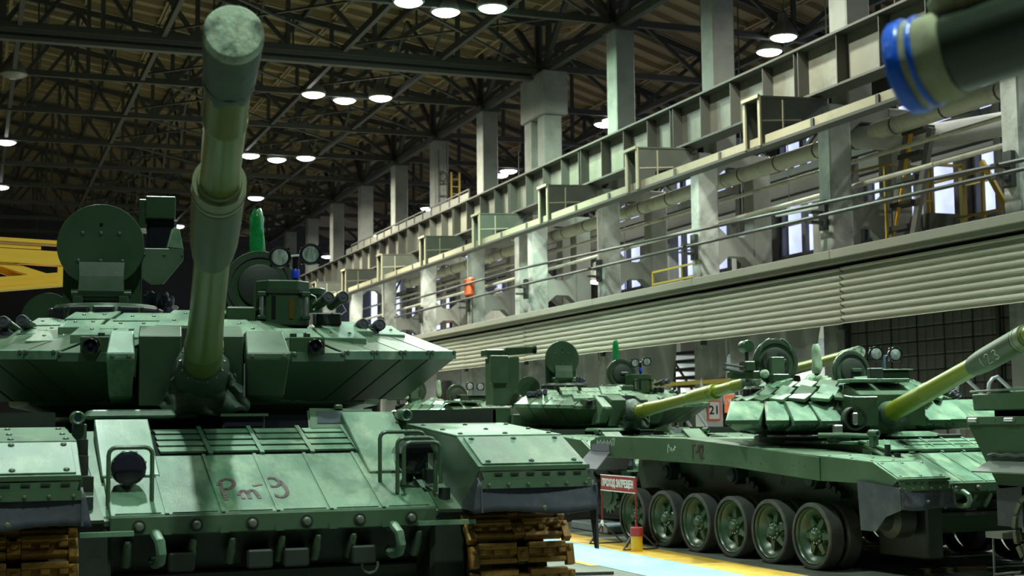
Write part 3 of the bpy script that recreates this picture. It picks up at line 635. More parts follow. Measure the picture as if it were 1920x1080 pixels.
# ================================================================== yellow crane arm at the left
yc = thing('yellow_crane_arm','yellow lattice crane arm reaching in from the left edge','crane',(0,22.0,0))
def ybar(n,p,q,a,b): return bar(n,p,q,a,b,YELLOW,yc)
ybar('upper_beam',(-3.5,0,4.30),(1.24,0,4.13),.25,.20); ybar('upper_flange',(-3.5,0,4.51),(1.22,0,4.36),.34,.05); ybar('upper_flange',(-3.5,-.1,4.42),(.9,-.1,4.28),.05,.05)
ybar('lower_beam',(-3.5,0,3.36),(1.26,0,3.87),.22,.14); ybar('lower_flange',(-3.5,0,3.25),(1.26,0,3.77),.30,.05)
ybar('end_post',(1.19,0,3.77),(1.19,0,4.36),.22,.10); ybar('diagonal',(-.2,0,4.22),(1.05,0,3.84),.18,.10); ybar('diagonal',(-.3,.12,4.2),(.8,.12,3.80),.10,.08)
bar('mast',(-3.3,0,0),(-3.3,0,4.7),.5,.5,YELLOW,yc)
# ================================================================== tanks
# tank frame: x to the picture's right when the tank faces the viewer, y to its rear, z up; y = 0 is the nose, turret ring at y = 2.95
def mk_link(m):
    mb = MB()
    for sx in (-1,1):
        a, b = sorted((sx*.036, sx*.265))
        mb.box(a,b,-.060,.052,-.01,.022)
        mb.box(a,b,-.060,-.026,.022,.052); mb.box(a,b,.026,.052,.022,.040)
        w = (b-a)/5
        for k in (0,2,4): mb.box(a+k*w,a+(k+1)*w,-.026,.004,.022,.046)
        mb.box(*sorted((sx*.265,sx*.315)),-.045,.075,-.004,.044)
        mb.lathe((sx*.29,-.02,.044),(sx*.29,-.02,1),[(0,.016),(.012,.014)],8)
    mb.box(-.034,.034,-.035,.045,-.005,.045); mb.lathe((0,.005,.045),(0,.005,1),[(0,.018),(.014,.016)],8); mb.box(-.02,.02,-.02,.03,-.09,-.005)
    return mb.mesh('track_link', m, bevel=.004)
LINKR = mk_link(RUST); LINKS = mk_link(TRACK)
def track_path(dz, top=.98):
    zi = .62+dz; pts = []                     # loop of (y,z), clockwise
    def arc(cy, cz, r, a0, a1, n=14):
        for i in range(n+1):
            a = R(a0+(a1-a0)*i/n); pts.append((cy+r*math.cos(a), cz+r*math.sin(a)))
    arc(.20,zi,.33,90,215); pts.append((1.15,.06)); pts.append((5.7,.06)); arc(6.25,.68+dz,.31,-40,90)
    pts.append((.20,zi+.33)); return pts
def tracks(tank, dz, lm, sides=(-1,1), ycut=9):
    pts = track_path(dz); seg = []; L = 0
    for i in range(len(pts)-1):
        l = math.hypot(pts[i+1][0]-pts[i][0], pts[i+1][1]-pts[i][1]); seg.append((L, l, pts[i], pts[i+1])); L += l
    n = int(L/.137)
    for sx in sides:
        for k in range(n):
            s = L*k/n
            for (a, l, p, q) in seg:
                if a <= s <= a+l: break
            u = (s-a)/max(l,1e-6); y = p[0]+(q[0]-p[0])*u; z = p[1]+(q[1]-p[1])*u
            if y > ycut: continue
            d = Vector((0,q[0]-p[0],q[1]-p[1])).normalized(); nrm = Vector((-1,0,0)).cross(d)
            if (Vector((0,y-3.2,z-.5-dz/2))).dot(nrm) < 0 and (y < .4 or y > 6): nrm = -nrm
            elif .4 <= y <= 6: nrm = Vector((0,0,1 if z > .5 else -1))
            x = d.cross(nrm)
            M = Matrix(((x.x,d.x,nrm.x,sx*1.37),(x.y,d.y,nrm.y,y),(x.z,d.z,nrm.z,z),(0,0,0,1)))
            link('track_link', lm, tank, M)
# road wheels
def mk_wheel():
    disc = MB(); disc.lathe((-.03,0,0),(1,0,0),[(-.02,.05),(-.02,.27),(-.02,.328),(.128,.328),(.134,.312),(.120,.296),(.095,.290),(.085,.272),(.030,.235),(.012,.215),(.010,.14),(.045,.118),(.06,.0)],32,cap=False)
    for k in range(6):
        a = R(60*k); c, s = math.cos(a), math.sin(a); w = .035
        pts = []
        for (rr, ww, t) in ((.11,.040,.045),(.225,.028,.030)):
            for sg in (-1,1): pts.append((t, c*rr - s*sg*ww, s*rr + c*sg*ww))
        base = [(-.02,p[1],p[2]) for p in pts]
        disc.prism([base[0],base[1],base[3],base[2]],[pts[0],pts[1],pts[3],pts[2]])
    tyre = MB().lathe((-.04,0,0),(1,0,0),[(-.03,.32),(-.03,.362),(-.016,.375),(.146,.375),(.160,.364),(.164,.345),(.160,.330),(.150,.326)],40,cap=False)
    hub = MB().lathe((.03,0,0),(1,0,0),[(0,.095),(.018,.095),(.018,.070),(.05,.066),(.075,.048),(.085,.018)],18)
    return disc.mesh('road_wheel',PAINTG,smooth=True), tyre.mesh('tyre',TYRE,smooth=True), hub.mesh('hub_cap',PAINT,smooth=True)
WDISC, WTYRE, WHUB = mk_wheel()
WBOLT = MB().lathe((0,0,0),(1,0,0),[(0,.012),(.016,.010)],6).mesh('wheel_bolt', CHROME)
POCK = MB().lathe((-.021,0,0),(1,0,0),[(0,.030),(.006,.030)],10).mesh('lightening_hole', SLOT)
def wheels(tank, sides=(-1,1), detail=(-1,)):
    for sx in sides:
        for i in range(6):
            M = Matrix.Translation((sx*1.50,1.38+.845*i,.378)) @ (Matrix.Rotation(math.pi,4,'Z') if sx < 0 else Matrix.Identity(4)) @ Matrix.Rotation(R(17*i),4,'X')
            w_ = link('road_wheel', WDISC, tank, M); link('tyre', WTYRE, w_); link('tyre', WTYRE, w_, Matrix.Translation((-.25,0,0))); link('hub_cap', WHUB, w_)
            if sx in detail:
                for k in range(10): link('wheel_bolt', WBOLT, w_, Matrix.Translation((.048,.083*math.cos(R(36*k)),.083*math.sin(R(36*k)))))
                for k in range(6):
                    a = R(60*k+30); link('lightening_hole', POCK, w_, Matrix.Translation((0,.178*math.cos(a),.178*math.sin(a))))
            MB().cyl((sx*1.0,1.38+.845*i,.378),(sx*1.5,1.38+.845*i,.378),.07,n=10).build('axle', PAINTD, tank)
def sprocket(tank, sx, y, z, r, m=PAINT):
    mb = MB(); n = 14
    for x0 in (sx*1.40, sx*1.62):
        ring = []
        for k in range(n*4):
            a = 2*math.pi*k/(n*4); rr = r*(1.0 if k % 4 in (0,1) else .84); ring.append((rr*math.cos(a), rr*math.sin(a)))
        mb.prism([(x0,y+a,z+b) for a,b in ring],[(x0+sx*.03,y+a,z+b) for a,b in ring])
    mb.cyl((sx*1.2,y,z),(sx*1.68,y,z),r*.55,n=18)
    return mb.build('drive_sprocket', m, tank)

def headlight(tank, x, y, z, hood=False):
    P_ = Vector((x,y,z)); r = .095
    b = MB().lathe(P_+Vector((0,.10,0)),P_+Vector((0,-1,0)),[(0,.03),(.02,.07),(.09,r),(.15,r),(.155,r*.93)],22).build('headlight', BLACK, tank, smooth=True, label='black round headlight')
    MB().lathe(P_+Vector((0,-.045,0)),P_+Vector((0,-1,0)),[(0,r*.92),(.014,r*.80),(.018,r*.3)],22).build('lens', GLASSD, b, smooth=True)
    for k in range(8):
        a = R(45*k+20); link('rim_screw', BOLTME, b, frame(P_+Vector((r*.97*math.cos(a),-.05,r*.97*math.sin(a))),(0,-1,0)) @ Matrix.Scale(.55,4))
    if hood:
        mb = MB(); rings = []
        for (yy, rr) in ((.06,r*1.02),(-.16,r*1.06)):
            rings.append([P_+Vector((rr*math.cos(R(a)),yy,rr*math.sin(R(a))+.004)) for a in range(12,169,12)])
        n = len(rings[0]); mb.add(rings[0]+rings[1],[(i,i+1,n+i+1,n+i) for i in range(n-1)]); 
        mb.slab([P_+Vector((-r,-.16,.03)),P_+Vector((r,-.16,.03)),P_+Vector((r*.8,-.16,.078)),P_+Vector((-r*.8,-.16,.078))],(0,-1,0),.02)
        mb.build('blackout_hood', BLACK, b, smooth=True)
    MB().cyl(P_+Vector((0,.04,-.22)),P_+Vector((0,.04,-.06)),.035,n=10).build('lamp_stalk', BLACK, b)
    def hoop(dx0, dx1, dy, z0, z1):
        c = .04; pts = [(x+dx0,y+dy,z+z0),(x+dx0,y+dy,z+z1-c)]
        pts += [(x+dx0+c*(1-math.cos(a)),y+dy,z+z1-c+c*math.sin(a)) for a in (.5,1.0,1.57)]
        pts += [(x+dx1-c*(1-math.cos(a)),y+dy,z+z1-c+c*math.sin(a)) for a in (1.57,1.0,.5)] + [(x+dx1,y+dy,z+z1-c),(x+dx1,y+dy,z+z0)]
        MB().tube(pts,.0125,7).build('lamp_guard', PAINT, tank, smooth=True)
    hoop(-.115,.115,-.14,-.20,.115)
    if hood: hoop(-.175,.10,.02,-.14,.15); hoop(-.09,.13,-.19,-.15,.09)

def lens_sensor(mbM, tank, s, f, z, wid, big=True, mirror=1):
    b = MB(mbM).prism([(s-wid,-f,z-.055),(s+wid,-f,z-.055),(s+wid,-f,z+.06),(s-wid,-f,z+.06)],[(s-wid,-f+.28,z-.02),(s+wid,-f+.28,z-.02),(s+wid,-f+.28,z+.075),(s-wid,-f+.28,z+.075)]).build('sensor_box', PAINTG, tank, bevel=.006)
    sx = s+.05*mirror
    MB(mbM).lathe((sx,-f+.02,z),(sx,-f-1,z),[(0,.05),(.05,.05),(.055,.042),(.04,.036),(.03,.02),(.06,.012)],18).build('sensor_lens', BLACK, b, smooth=True)
    MB(mbM).lathe((sx+.01,-f+.02,z+.002),(sx+.01,-f-1,z),[(0,.056),(.035,.056),(.035,.050)],18,cap=False).build('lens_collar', mat_once('brass_collar'), b, smooth=True)
    for dx in (-.09,.0): MB(mbM).box(s+dx*mirror-.012,s+dx*mirror+.03,-f+.12,-f+.17,z+.06,z+.09).build('latch', PAINTD, b)
    return b
def mat_once(n):
    return MATS.get(n) or mat(n,(0.20,0.16,0.06),.4,.5)

def hull(tank, dz, kind='A', text=None, tracksm=None, front=True):
    Z = lambda z: z+dz
    prof = [(.03,Z(.90)),(.55,.42+dz*.6),(6.35,.42+dz*.6),(6.62,Z(.9)),(6.55,Z(1.40)),(1.25,Z(1.40)),(.05,Z(.96))]
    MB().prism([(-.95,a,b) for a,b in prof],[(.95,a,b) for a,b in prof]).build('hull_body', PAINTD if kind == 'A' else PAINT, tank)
    MB().box(-1.06,1.06,1.28,6.5,Z(1.395),Z(1.43)).build('deck_plate', PAINTW, tank, bevel=.005)
    # glacis
    y0,z0,y1,z1 = .00,1.005,.72,1.30; sl = Vector((0,y1-y0,z1-z0)); nrm = Vector((0,-(z1-z0),y1-y0)).normalized()
    gp = lambda x,u,h=0: Vector((x, y0+(y1-y0)*u, Z(z0+(z1-z0)*u))) + nrm*h      # point on the glacis: u = 0 foot, 1 = upper seam
    MB().slab([gp(-.92,0,-.03),gp(.92,0,-.03),gp(.98,1.58,-.03),gp(-.98,1.58,-.03)],nrm,.03).build('glacis_bed', PAINTW, tank)
    W = 1.79/6
    for k in range(6):
        a = -.895+W*k; b = a+W
        mb = MB(); mb.slab([gp(a+.006,0.0),gp(b-.006,0.0),gp(b-.006,1.0),gp(a+.006,1.0)],nrm,.028)
        pl = mb.build('glacis_panel', PAINTW, tank, bevel=.004)
        MB().slab([gp(a+.03,.015,.006),gp(b-.03,.015,.006),gp(b-.045,.055,.006),gp(a+.045,.055,.006)],nrm,.006).build('panel_flap', PAINTW, pl)
        if k: MB().slab([gp(a-.010,.0,.007),gp(a+.010,.0,.007),gp(a+.006,1.0,.007),gp(a-.014,1.0,.007)],nrm,.014).build('panel_seam_strip', PAINTW, pl)
    # louvres
    cols = [(-.545,-.275),(-.245,.03),(.06,.335),(.365,.62)]
    MB().slab([gp(-.58,1.03,-.012),(gp(.66,1.03,-.012)),gp(.66,1.52,-.012),gp(-.58,1.52,-.012)],nrm,.01).build('louvre_bed', SLOT, tank)
    for (a,b) in cols:
        for r in range(4):
            u = 1.05+.117*r; MB().slab([gp(a,u,.010),gp(b,u,.010),gp(b-.008,u+.100,.004),gp(a-.008,u+.100,.004)],nrm,.014).build('louvre_slat', PAINTW, tank)
        MB().slab([gp(b+.004,1.0,.014),gp(b+.030,1.0,.014),gp(b+.008,1.53,.014),gp(b-.018,1.53,.014)],nrm,.02).build('louvre_rib', PAINTW, tank)
    # raised end boxes beside the louvres
    for (a,b,u0,u1) in (((-.90,-.585,.62,1.50),(.625,.965,.60,1.62)) if kind == 'A' else ()):
        P8 = [gp(a,u0,.012),gp(b,u0,.012),gp(b,u1,.075),gp(a,u1,.075)]; Q8 = [gp(a,u0,-.02),gp(b,u0,-.02),gp(b,u1,-.02),gp(a,u1,-.02)]
        MB().prism(Q8,P8).build('glacis_end_box', PAINTW, tank, bevel=.006)
    MB().slab([gp(-.80,.9,.045),gp(-.72,.9,.045),gp(-.72,.93,.047),gp(-.80,.93,.047)],nrm,.02).build('eye_plate', PAINT, tank)
    # nose bar and its bolts
    MB().box(-.895,.895,-.03,.06,Z(.90),Z(1.0)).build('nose_bar', PAINT, tank, bevel=.006)
    for k in range(6):
        x = -.895+W*(k+.5); rg = MB().lathe((x,-.031,Z(.945)),(x,-1,Z(.945)),[(-.012,.036),(.003,.036),(.003,.027)],18,cap=False).build('bolt_recess', PAINTD, tank)
        MB().lathe((x,-.03,Z(.945)),(x,-1,Z(.945)),[(0,.027),(.014,.024),(.030,.019),(.034,.010)],10).build('nose_bolt', BOLT, tank, smooth=True)
        if k: MB().box(-.895+W*k-.022,-.895+W*k+.022,-.038,0,Z(.90),Z(.93)).build('nose_clip', PAINT, tank)
    # studs, hooks and lugs under the nose
    for x in (-.46,-.25,.02,.22,.42,.80,-.80):
        MB().lathe((x,.10,Z(.74)),(x,-.02,Z(.88)),[(0,.03),(.10,.03),(.11,.022),(.15,.022),(.17,.012)],10).build('stud', PAINT, tank, smooth=True)
    for x in (-.66,.64):
        MB().tube([(x,.06,Z(.90)),(x,-.05,Z(.905)),(x+.012,-.11,Z(.87)),(x+.02,-.12,Z(.81)),(x+.018,-.09,Z(.765)),(x,-.02,Z(.75)),(x,.06,Z(.76))],.028,9).build('tow_hook', PAINTW, tank, smooth=True)
    for x in (-.52,-.1,.1,.48):
        MB().box(x-.07,x+.07,-.01,.2,Z(.70),Z(.80)).build('nose_lug', PAINTD, tank, bevel=.01)
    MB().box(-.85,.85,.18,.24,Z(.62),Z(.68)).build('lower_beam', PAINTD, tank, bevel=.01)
    MB().tube([(.52+.045*math.cos(R(a)),.02,Z(.69)+.045*math.sin(R(a))) for a in range(-200,21,20)],.008,6).build('shackle_ring', BOLT, tank)
    for (a,b) in ((-1.05,-.78),(.76,1.10)): MB().box(a,b,-.12,-.085,Z(.905),Z(.93)).build('guard_bar', PAINTW, tank)
    # fenders
    Zh = Z
    for sx in (-1,1):
        Z = (lambda z: z+dz-.16) if kind == 'B' else Zh
        xi, xo = sx*1.06, sx*1.72; X = lambda a,b: tuple(sorted((a,b)))
        A,B,C = (-.30,Z(1.22)),(.10,Z(1.39)),(1.12,Z(1.46)) if kind == 'A' else (1.12,Z(1.44))
        inner = [A,B,C,(1.12,Z(1.05)),(.25,Z(.98)),(-.02,Z(.98))]
        MB().prism([(xi,a,b) for a,b in inner],[(xi+sx*.012,a,b) for a,b in inner]).build('fender_inner_plate', PAINT, tank, bevel=.003)
        outer = [A,B,C,(1.12,Z(1.17)),(.35,Z(1.17)),(-.14,Z(1.10))]
        MB().prism([(xo-sx*.012,a,b) for a,b in outer],[(xo,a,b) for a,b in outer]).build('fender_outer_plate', PAINT, tank, bevel=.003)
        fn = Vector((0,-(B[1]-A[1]),B[0]-A[0])).normalized(); un_ = Vector((0,B[0]-A[0],B[1]-A[1]))
        cx = (xi+xo)/2; hw = .33
        top = lambda x,u,h=0: Vector((x,A[0],A[1])) + un_*u + fn*h
        MB().slab([top(cx-hw,0,.006),top(cx+hw,0,.006),top(cx+hw,1,.006),top(cx-hw,1,.006)],fn,.012).build('fender_front_plate', PAINTW, tank, bevel=.003)
        cov = MB().slab([top(cx-hw+.025,.07,.016),top(cx+hw-.025,.07,.016),top(cx+hw-.03,.93,.016),top(cx-hw+.03,.93,.016)],fn,.010).build('fender_cover_panel', PAINTW, tank, bevel=.002)
        for x in (cx-hw+.07,cx,cx+hw-.07):
            for u in (.14,.86): link('bolt', DBOLTME, cov, frame(top(x,u,.016),fn))
        tn = Vector((0,-(C[1]-B[1]),C[0]-B[0])).normalized()
        up = MB().prism([(cx-hw,B[0],B[1]),(cx+hw,B[0],B[1]),(cx+hw,C[0],C[1]),(cx-hw,C[0],C[1])],[(cx-hw,B[0],B[1]+.012),(cx+hw,B[0],B[1]+.012),(cx+hw,C[0],C[1]+.012),(cx-hw,C[0],C[1]+.012)]).build('fender_top_plate', PAINTW, tank, bevel=.003)
        for x in (cx-hw+.05,cx,cx+hw-.05):
            for yy in (.18,.52,.92): link('bolt', DBOLTME, up, frame((x,yy,B[1]+.012+(C[1]-B[1])*(yy-B[0])/(C[0]-B[0])),tn))
        MB().box(*X(cx-hw,cx+hw),-.315,-.285,Z(1.208),Z(1.232)).build('fender_lip', PAINT, tank)
        MB().slab([(cx-hw+.01,-.312,Z(1.20)),(cx+hw-.01,-.312,Z(1.20)),(cx+hw-.02,-.318,Z(1.155)),(cx-hw+.02,-.318,Z(1.155))],(0,-1,0),.02).build('hinge_plate', PAINT, tank)
        for k in range(6): MB().box(cx-hw+.085+.095*k,cx-hw+.130+.095*k,-.322,-.310,Z(1.184),Z(1.195)).build('hinge_knuckle', PAINTD, tank)
        st = MB().slab([(cx-hw,-.340,Z(1.156)),(cx+hw,-.340,Z(1.156)),(cx+hw,-.344,Z(1.110)),(cx-hw,-.344,Z(1.110))],(0,-1,0),.008).build('clamp_strip', PAINT, tank)
        for k in range(6): link('bolt', BOLTME, st, frame((cx-hw+.04+.116*k,-.342,Z(1.132)),(0,-1,0)) @ Matrix.Scale(.8,4))
        # rubber flap, bowed, with a hanging tail at the outer corner
        mb = MB(); n = 12; vs = []
        for j in range(6):
            for i in range(n+1):
                u = i/n; v = j/5.0; x = cx-sx*hw*1.05 + sx*2.1*hw*u
                zb = (.975 if kind == 'A' else .92) + .012*math.sin(u*7)
                vs.append((x - sx*.035*(1-u)*v*(1 if u < .2 else 0), -.335-.03*v+.02*math.sin(3*u+v), Z(1.145)+(Z(zb)-Z(1.145))*v))
        mb.add(vs,[(j*(n+1)+i,j*(n+1)+i+1,(j+1)*(n+1)+i+1,(j+1)*(n+1)+i) for j in range(5) for i in range(n)])
        fo = mb.build('rubber_flap', RUBBER, tank, smooth=True, label='black rubber mud flap'); sm = fo.modifiers.new('t','SOLIDIFY'); sm.thickness = .012
        xt = cx+sx*hw*1.05
        tail = [(-.355,Z(1.12)),(-.365,Z(.76)),(-.33,Z(.76)),(-.26,Z(.99)),(-.05,Z(1.06)),(.18,Z(1.12))]
        if kind == 'B': tail = [(-.36,Z(1.14)),(-.37,Z(.92)),(-.12,Z(.84)),(.05,Z(.68)),(.30,Z(.68)),(.34,Z(1.20))]
        MB().prism([(xt,a,b) for a,b in tail],[(xt+sx*.012,a,b) for a,b in tail]).build('flap_tail', RUBBER, tank)
        if kind == 'B': MB().lathe((sx*1.2,.26,.62),(sx*9,.26,.62),[(0,.2),(.2,.2),(.24,.12),(.40,.10),(.42,.05)],18).build('idler_boss', PAINTD, tank, smooth=True)
        ti = [(-.345,Z(1.12)),(-.36,Z(.98)),(-.02,Z(.985)),(-.02,Z(1.02)),(-.28,Z(1.17))]
        MB().prism([(xi-sx*.01,a,b) for a,b in ti],[(xi+sx*.002,a,b) for a,b in ti]).build('flap_inner', RUBBER, tank)
        link('bolt', BOLTME, fo, frame((cx+sx*.02,-.375,Z(1.0)),(0,-1,0)) @ Matrix.Scale(1.3,4))
        Z = Zh
        # long fender and its stowage boxes
        fq = [(1.12,Z(1.17)),(1.12,Z(1.46)),(6.5,Z(1.46)),(6.5,Z(1.17))] if kind == 'A' else [(1.10,Z(1.03)),(1.10,Z(1.29)),(2.6,Z(1.38)),(3.9,Z(1.45)),(6.5,Z(1.46)),(6.5,Z(1.18)),(3.0,Z(1.14))]
        MB().prism([(xi-sx*.02,a,b) for a,b in fq],[(xo,a,b) for a,b in fq]).build('fender_box', PAINT, tank, bevel=.006)
        if kind == 'A':
            MB().box(*X(xi+sx*.05,xo),1.25,1.27,Z(1.46),Z(1.56)).build('fender_bulkhead', PAINTD, tank); MB().box(*X(xo-sx*.02,xo),1.25,4.5,Z(1.46),Z(1.57)).build('fender_rim', PAINT, tank)
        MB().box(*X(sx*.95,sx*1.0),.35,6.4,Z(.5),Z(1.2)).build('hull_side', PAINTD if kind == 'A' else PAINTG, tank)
        # marker lamp
        m_ = MB().lathe((sx*1.0,1.08,Z(1.525)),(sx*1.0,0,Z(1.515)),[(0,.03),(.02,.042),(.15,.042),(.16,.034),(.15,.02)],14).build('marker_lamp', PAINT, tank, smooth=True)
        MB().lathe((sx*1.0,.945,Z(1.523)),(sx*1.0,0,Z(1.515)),[(0,.032),(.016,.022),(.02,.005)],12).build('marker_lens', mat_once2('green_black_glass',(0.01,0.03,0.03),.06), m_, smooth=True)
        MB().box(*X(sx*.985-.04,sx*.985+.04),.98,1.06,Z(1.36),Z(1.49)).build('marker_post', PAINT, tank, bevel=.006)
        # clutter in the gutter between glacis and fender
        for (xx,yy,zz,rr,hh) in ((.985,.78,1.33,.035,.07),(1.0,.60,1.25,.04,.06),(.99,.40,1.15,.03,.05),(1.0,.15,1.04,.035,.06)):
            MB().cyl((sx*xx,yy,Z(zz)-.05),(sx*xx,yy,Z(zz)+hh),rr,n=10).build('gutter_fitting', PAINTD if rr > .034 else PAINT, tank, smooth=True)
        MB().slab([(sx*.92,.0,Z(.985)),(sx*1.06,.0,Z(.985)),(sx*1.06,1.1,Z(1.40)),(sx*.98,1.1,Z(1.40))] if sx > 0 else [(sx*1.06,.0,Z(.985)),(sx*.92,.0,Z(.985)),(sx*.98,1.1,Z(1.40)),(sx*1.06,1.1,Z(1.40))],nrm,.02).build('gutter_plate', PAINT, tank)
        MB().box(*X(sx*.88,sx*1.10),.03,.85,.20,Z(1.0)).build('idler_mount', PAINTD, tank, bevel=.02)
        sprocket(tank, sx, 6.25, .68+dz, .33) if kind == 'A' else sprocket(tank, sx, 6.22, .64, .265, PAINTG)
        # idler
        if kind == 'A': MB().lathe((sx*1.2,.20,.62+dz),(sx*9,.20,.62+dz),[(0,.06),(0,.30),(.06,.30),(.06,.24),(.28,.24),(.28,.30),(.34,.30),(.34,.22),(.30,.10)],24).build('idler_wheel', PAINTD, tank, smooth=True)
    if front:
        headlight(tank,-.775,.30,Z(1.245)); headlight(tank,.835,.30,Z(1.275),hood=True)
    # driver hatch area
    if kind == 'A':
        h = MB().loft([[(-.90,1.26,Z(1.515)),(-.42,1.24,Z(1.515)),(-.40,1.62,Z(1.515)),(-.90,1.62,Z(1.515))],[(-.93,1.22,Z(1.53)),(-.39,1.20,Z(1.53)),(-.37,1.66,Z(1.53)),(-.93,1.66,Z(1.53))],[(-.90,1.25,Z(1.575)),(-.42,1.23,Z(1.575)),(-.40,1.64,Z(1.575)),(-.90,1.64,Z(1.575))]]).build('driver_hatch', PAINTW, tank, bevel=.01)
        MB().box(-.86,-.45,1.34,1.6,Z(1.42),Z(1.52)).build('hatch_pad', SLOT, h); MB().box(-.38,-.25,1.36,1.5,Z(1.52),Z(1.56)).build('hatch_arm', PAINT, h)
        for x in (-.8,-.56): MB().cyl((x,1.2,Z(1.40)),(x,1.2,Z(1.45)),.03,n=12).build('hatch_stud', BOLT, h)
        pr = MB().box(-.11,.16,1.24,1.5,Z(1.42),Z(1.535)).build('periscope', PAINTD, tank, bevel=.008); MB().box(-.095,.145,1.233,1.25,Z(1.465),Z(1.512)).build('periscope_glass', GLASSD, pr); MB().box(-.125,.175,1.21,1.5,Z(1.528),Z(1.545)).build('periscope_visor', PAINT, pr)
        rp_ = []
        fr_ = [(.40,1.05),(.86,1.05),(.90,1.36),(.46,1.38)]
        pz = lambda y: Z(1.445)+(y-1.05)*.42
        MB().prism([(a,b,pz(b)-.03) for a,b in fr_],[(a,b,pz(b)) for a,b in fr_]).build('hinged_cover', PAINT, tank, bevel=.02, seg=2)
        fi = [(.47,1.12),(.80,1.12),(.83,1.30),(.51,1.31)]
        MB().prism([(a,b,pz(b)-.0) for a,b in fi],[(a,b,pz(b)+.006) for a,b in fi]).build('cover_glass', mat_once2('scratched_glass',(0.05,0.065,0.07),.2), tank)
        MB().lathe((.66,1.35,pz(1.35)),(.66,1.35,9),[(0,.03),(.02,.03),(.03,.02)],10).build('cover_knob', PAINT, tank)
        MB().box(-1.0,1.0,1.2,1.26,Z(1.38),Z(1.445)).build('splash_board', PAINTW, tank, bevel=.01)
    else:
        h = MB().lathe((-.02,1.55,Z(1.46)),(-.02,1.55,9),[(0,.30),(.02,.33),(.05,.31),(.075,.20),(.08,.05)],28).build('driver_hatch', PAINTW, tank, smooth=True)
        MB().cyl((-.02,1.55,Z(1.40)),(-.02,1.55,Z(1.46)),.22,n=20).build('hatch_neck', SLOT, h)
        pr = MB().box(.12,.42,1.18,1.34,Z(1.40),Z(1.50)).build('periscope', PAINTD, tank, bevel=.01)
        MB().slab([(-.98,.75,Z(1.345)),(.98,.75,Z(1.345)),(1.0,1.28,Z(1.445)),(-1.0,1.28,Z(1.445))],(0,-.19,1),.02).build('glacis_top_plate', PAINTW, tank)
        for x in (-.7,-.4,.1,.4,.7):
            for (yy,zz) in ((.83,1.37),(1.2,1.44)): link('bolt', DBOLTME, tank, frame((x,yy,Z(zz)),(0,-.19,1)))
    if text:   # brushed marking on the glacis
        u_ = Vector((1,0,0))*.105; v_ = sl.normalized()*.27; o_ = gp(-.275,.20,0)
        P_ = [[(.15,0),(.10,.45),(.12,.82)],[(.0,.72),(.2,.92),(.55,1.0),(.82,.90),(.80,.70),(.55,.55),(.22,.50)]]
        T_ = [[(1.05,.05),(1.08,.40)],[(.90,.22),(1.05,.36),(1.22,.40),(1.38,.28),(1.40,.05)],[(1.36,.25),(1.55,.40),(1.74,.40),(1.84,.22),(1.90,.05)]]
        D_ = [[(1.85,.66),(2.25,.70)]]
        N_ = [[(3.35,.82),(3.1,1.0),(2.75,.98),(2.62,.80),(2.72,.62),(3.0,.58),(3.25,.68),(3.35,.82),(3.50,.55),(3.50,.28),(3.30,.10),(2.98,.06),(2.74,.20)]]
        for nm_, st_, lb_ in (('painted_letter',P_,'maroon brushed capital letter'),('painted_letter',T_,'maroon brushed small letter'),('painted_dash',D_,None),('painted_digit',N_,'maroon brushed digit nine')):
            strokes(st_, o_, u_, v_, .022, MAROON, nm_, tank, .004, label=lb_)
    if tracksm: tracks(tank, dz, tracksm)
def mat_once2(n, c, r):
    return MATS.get(n) or mat(n, c, r)

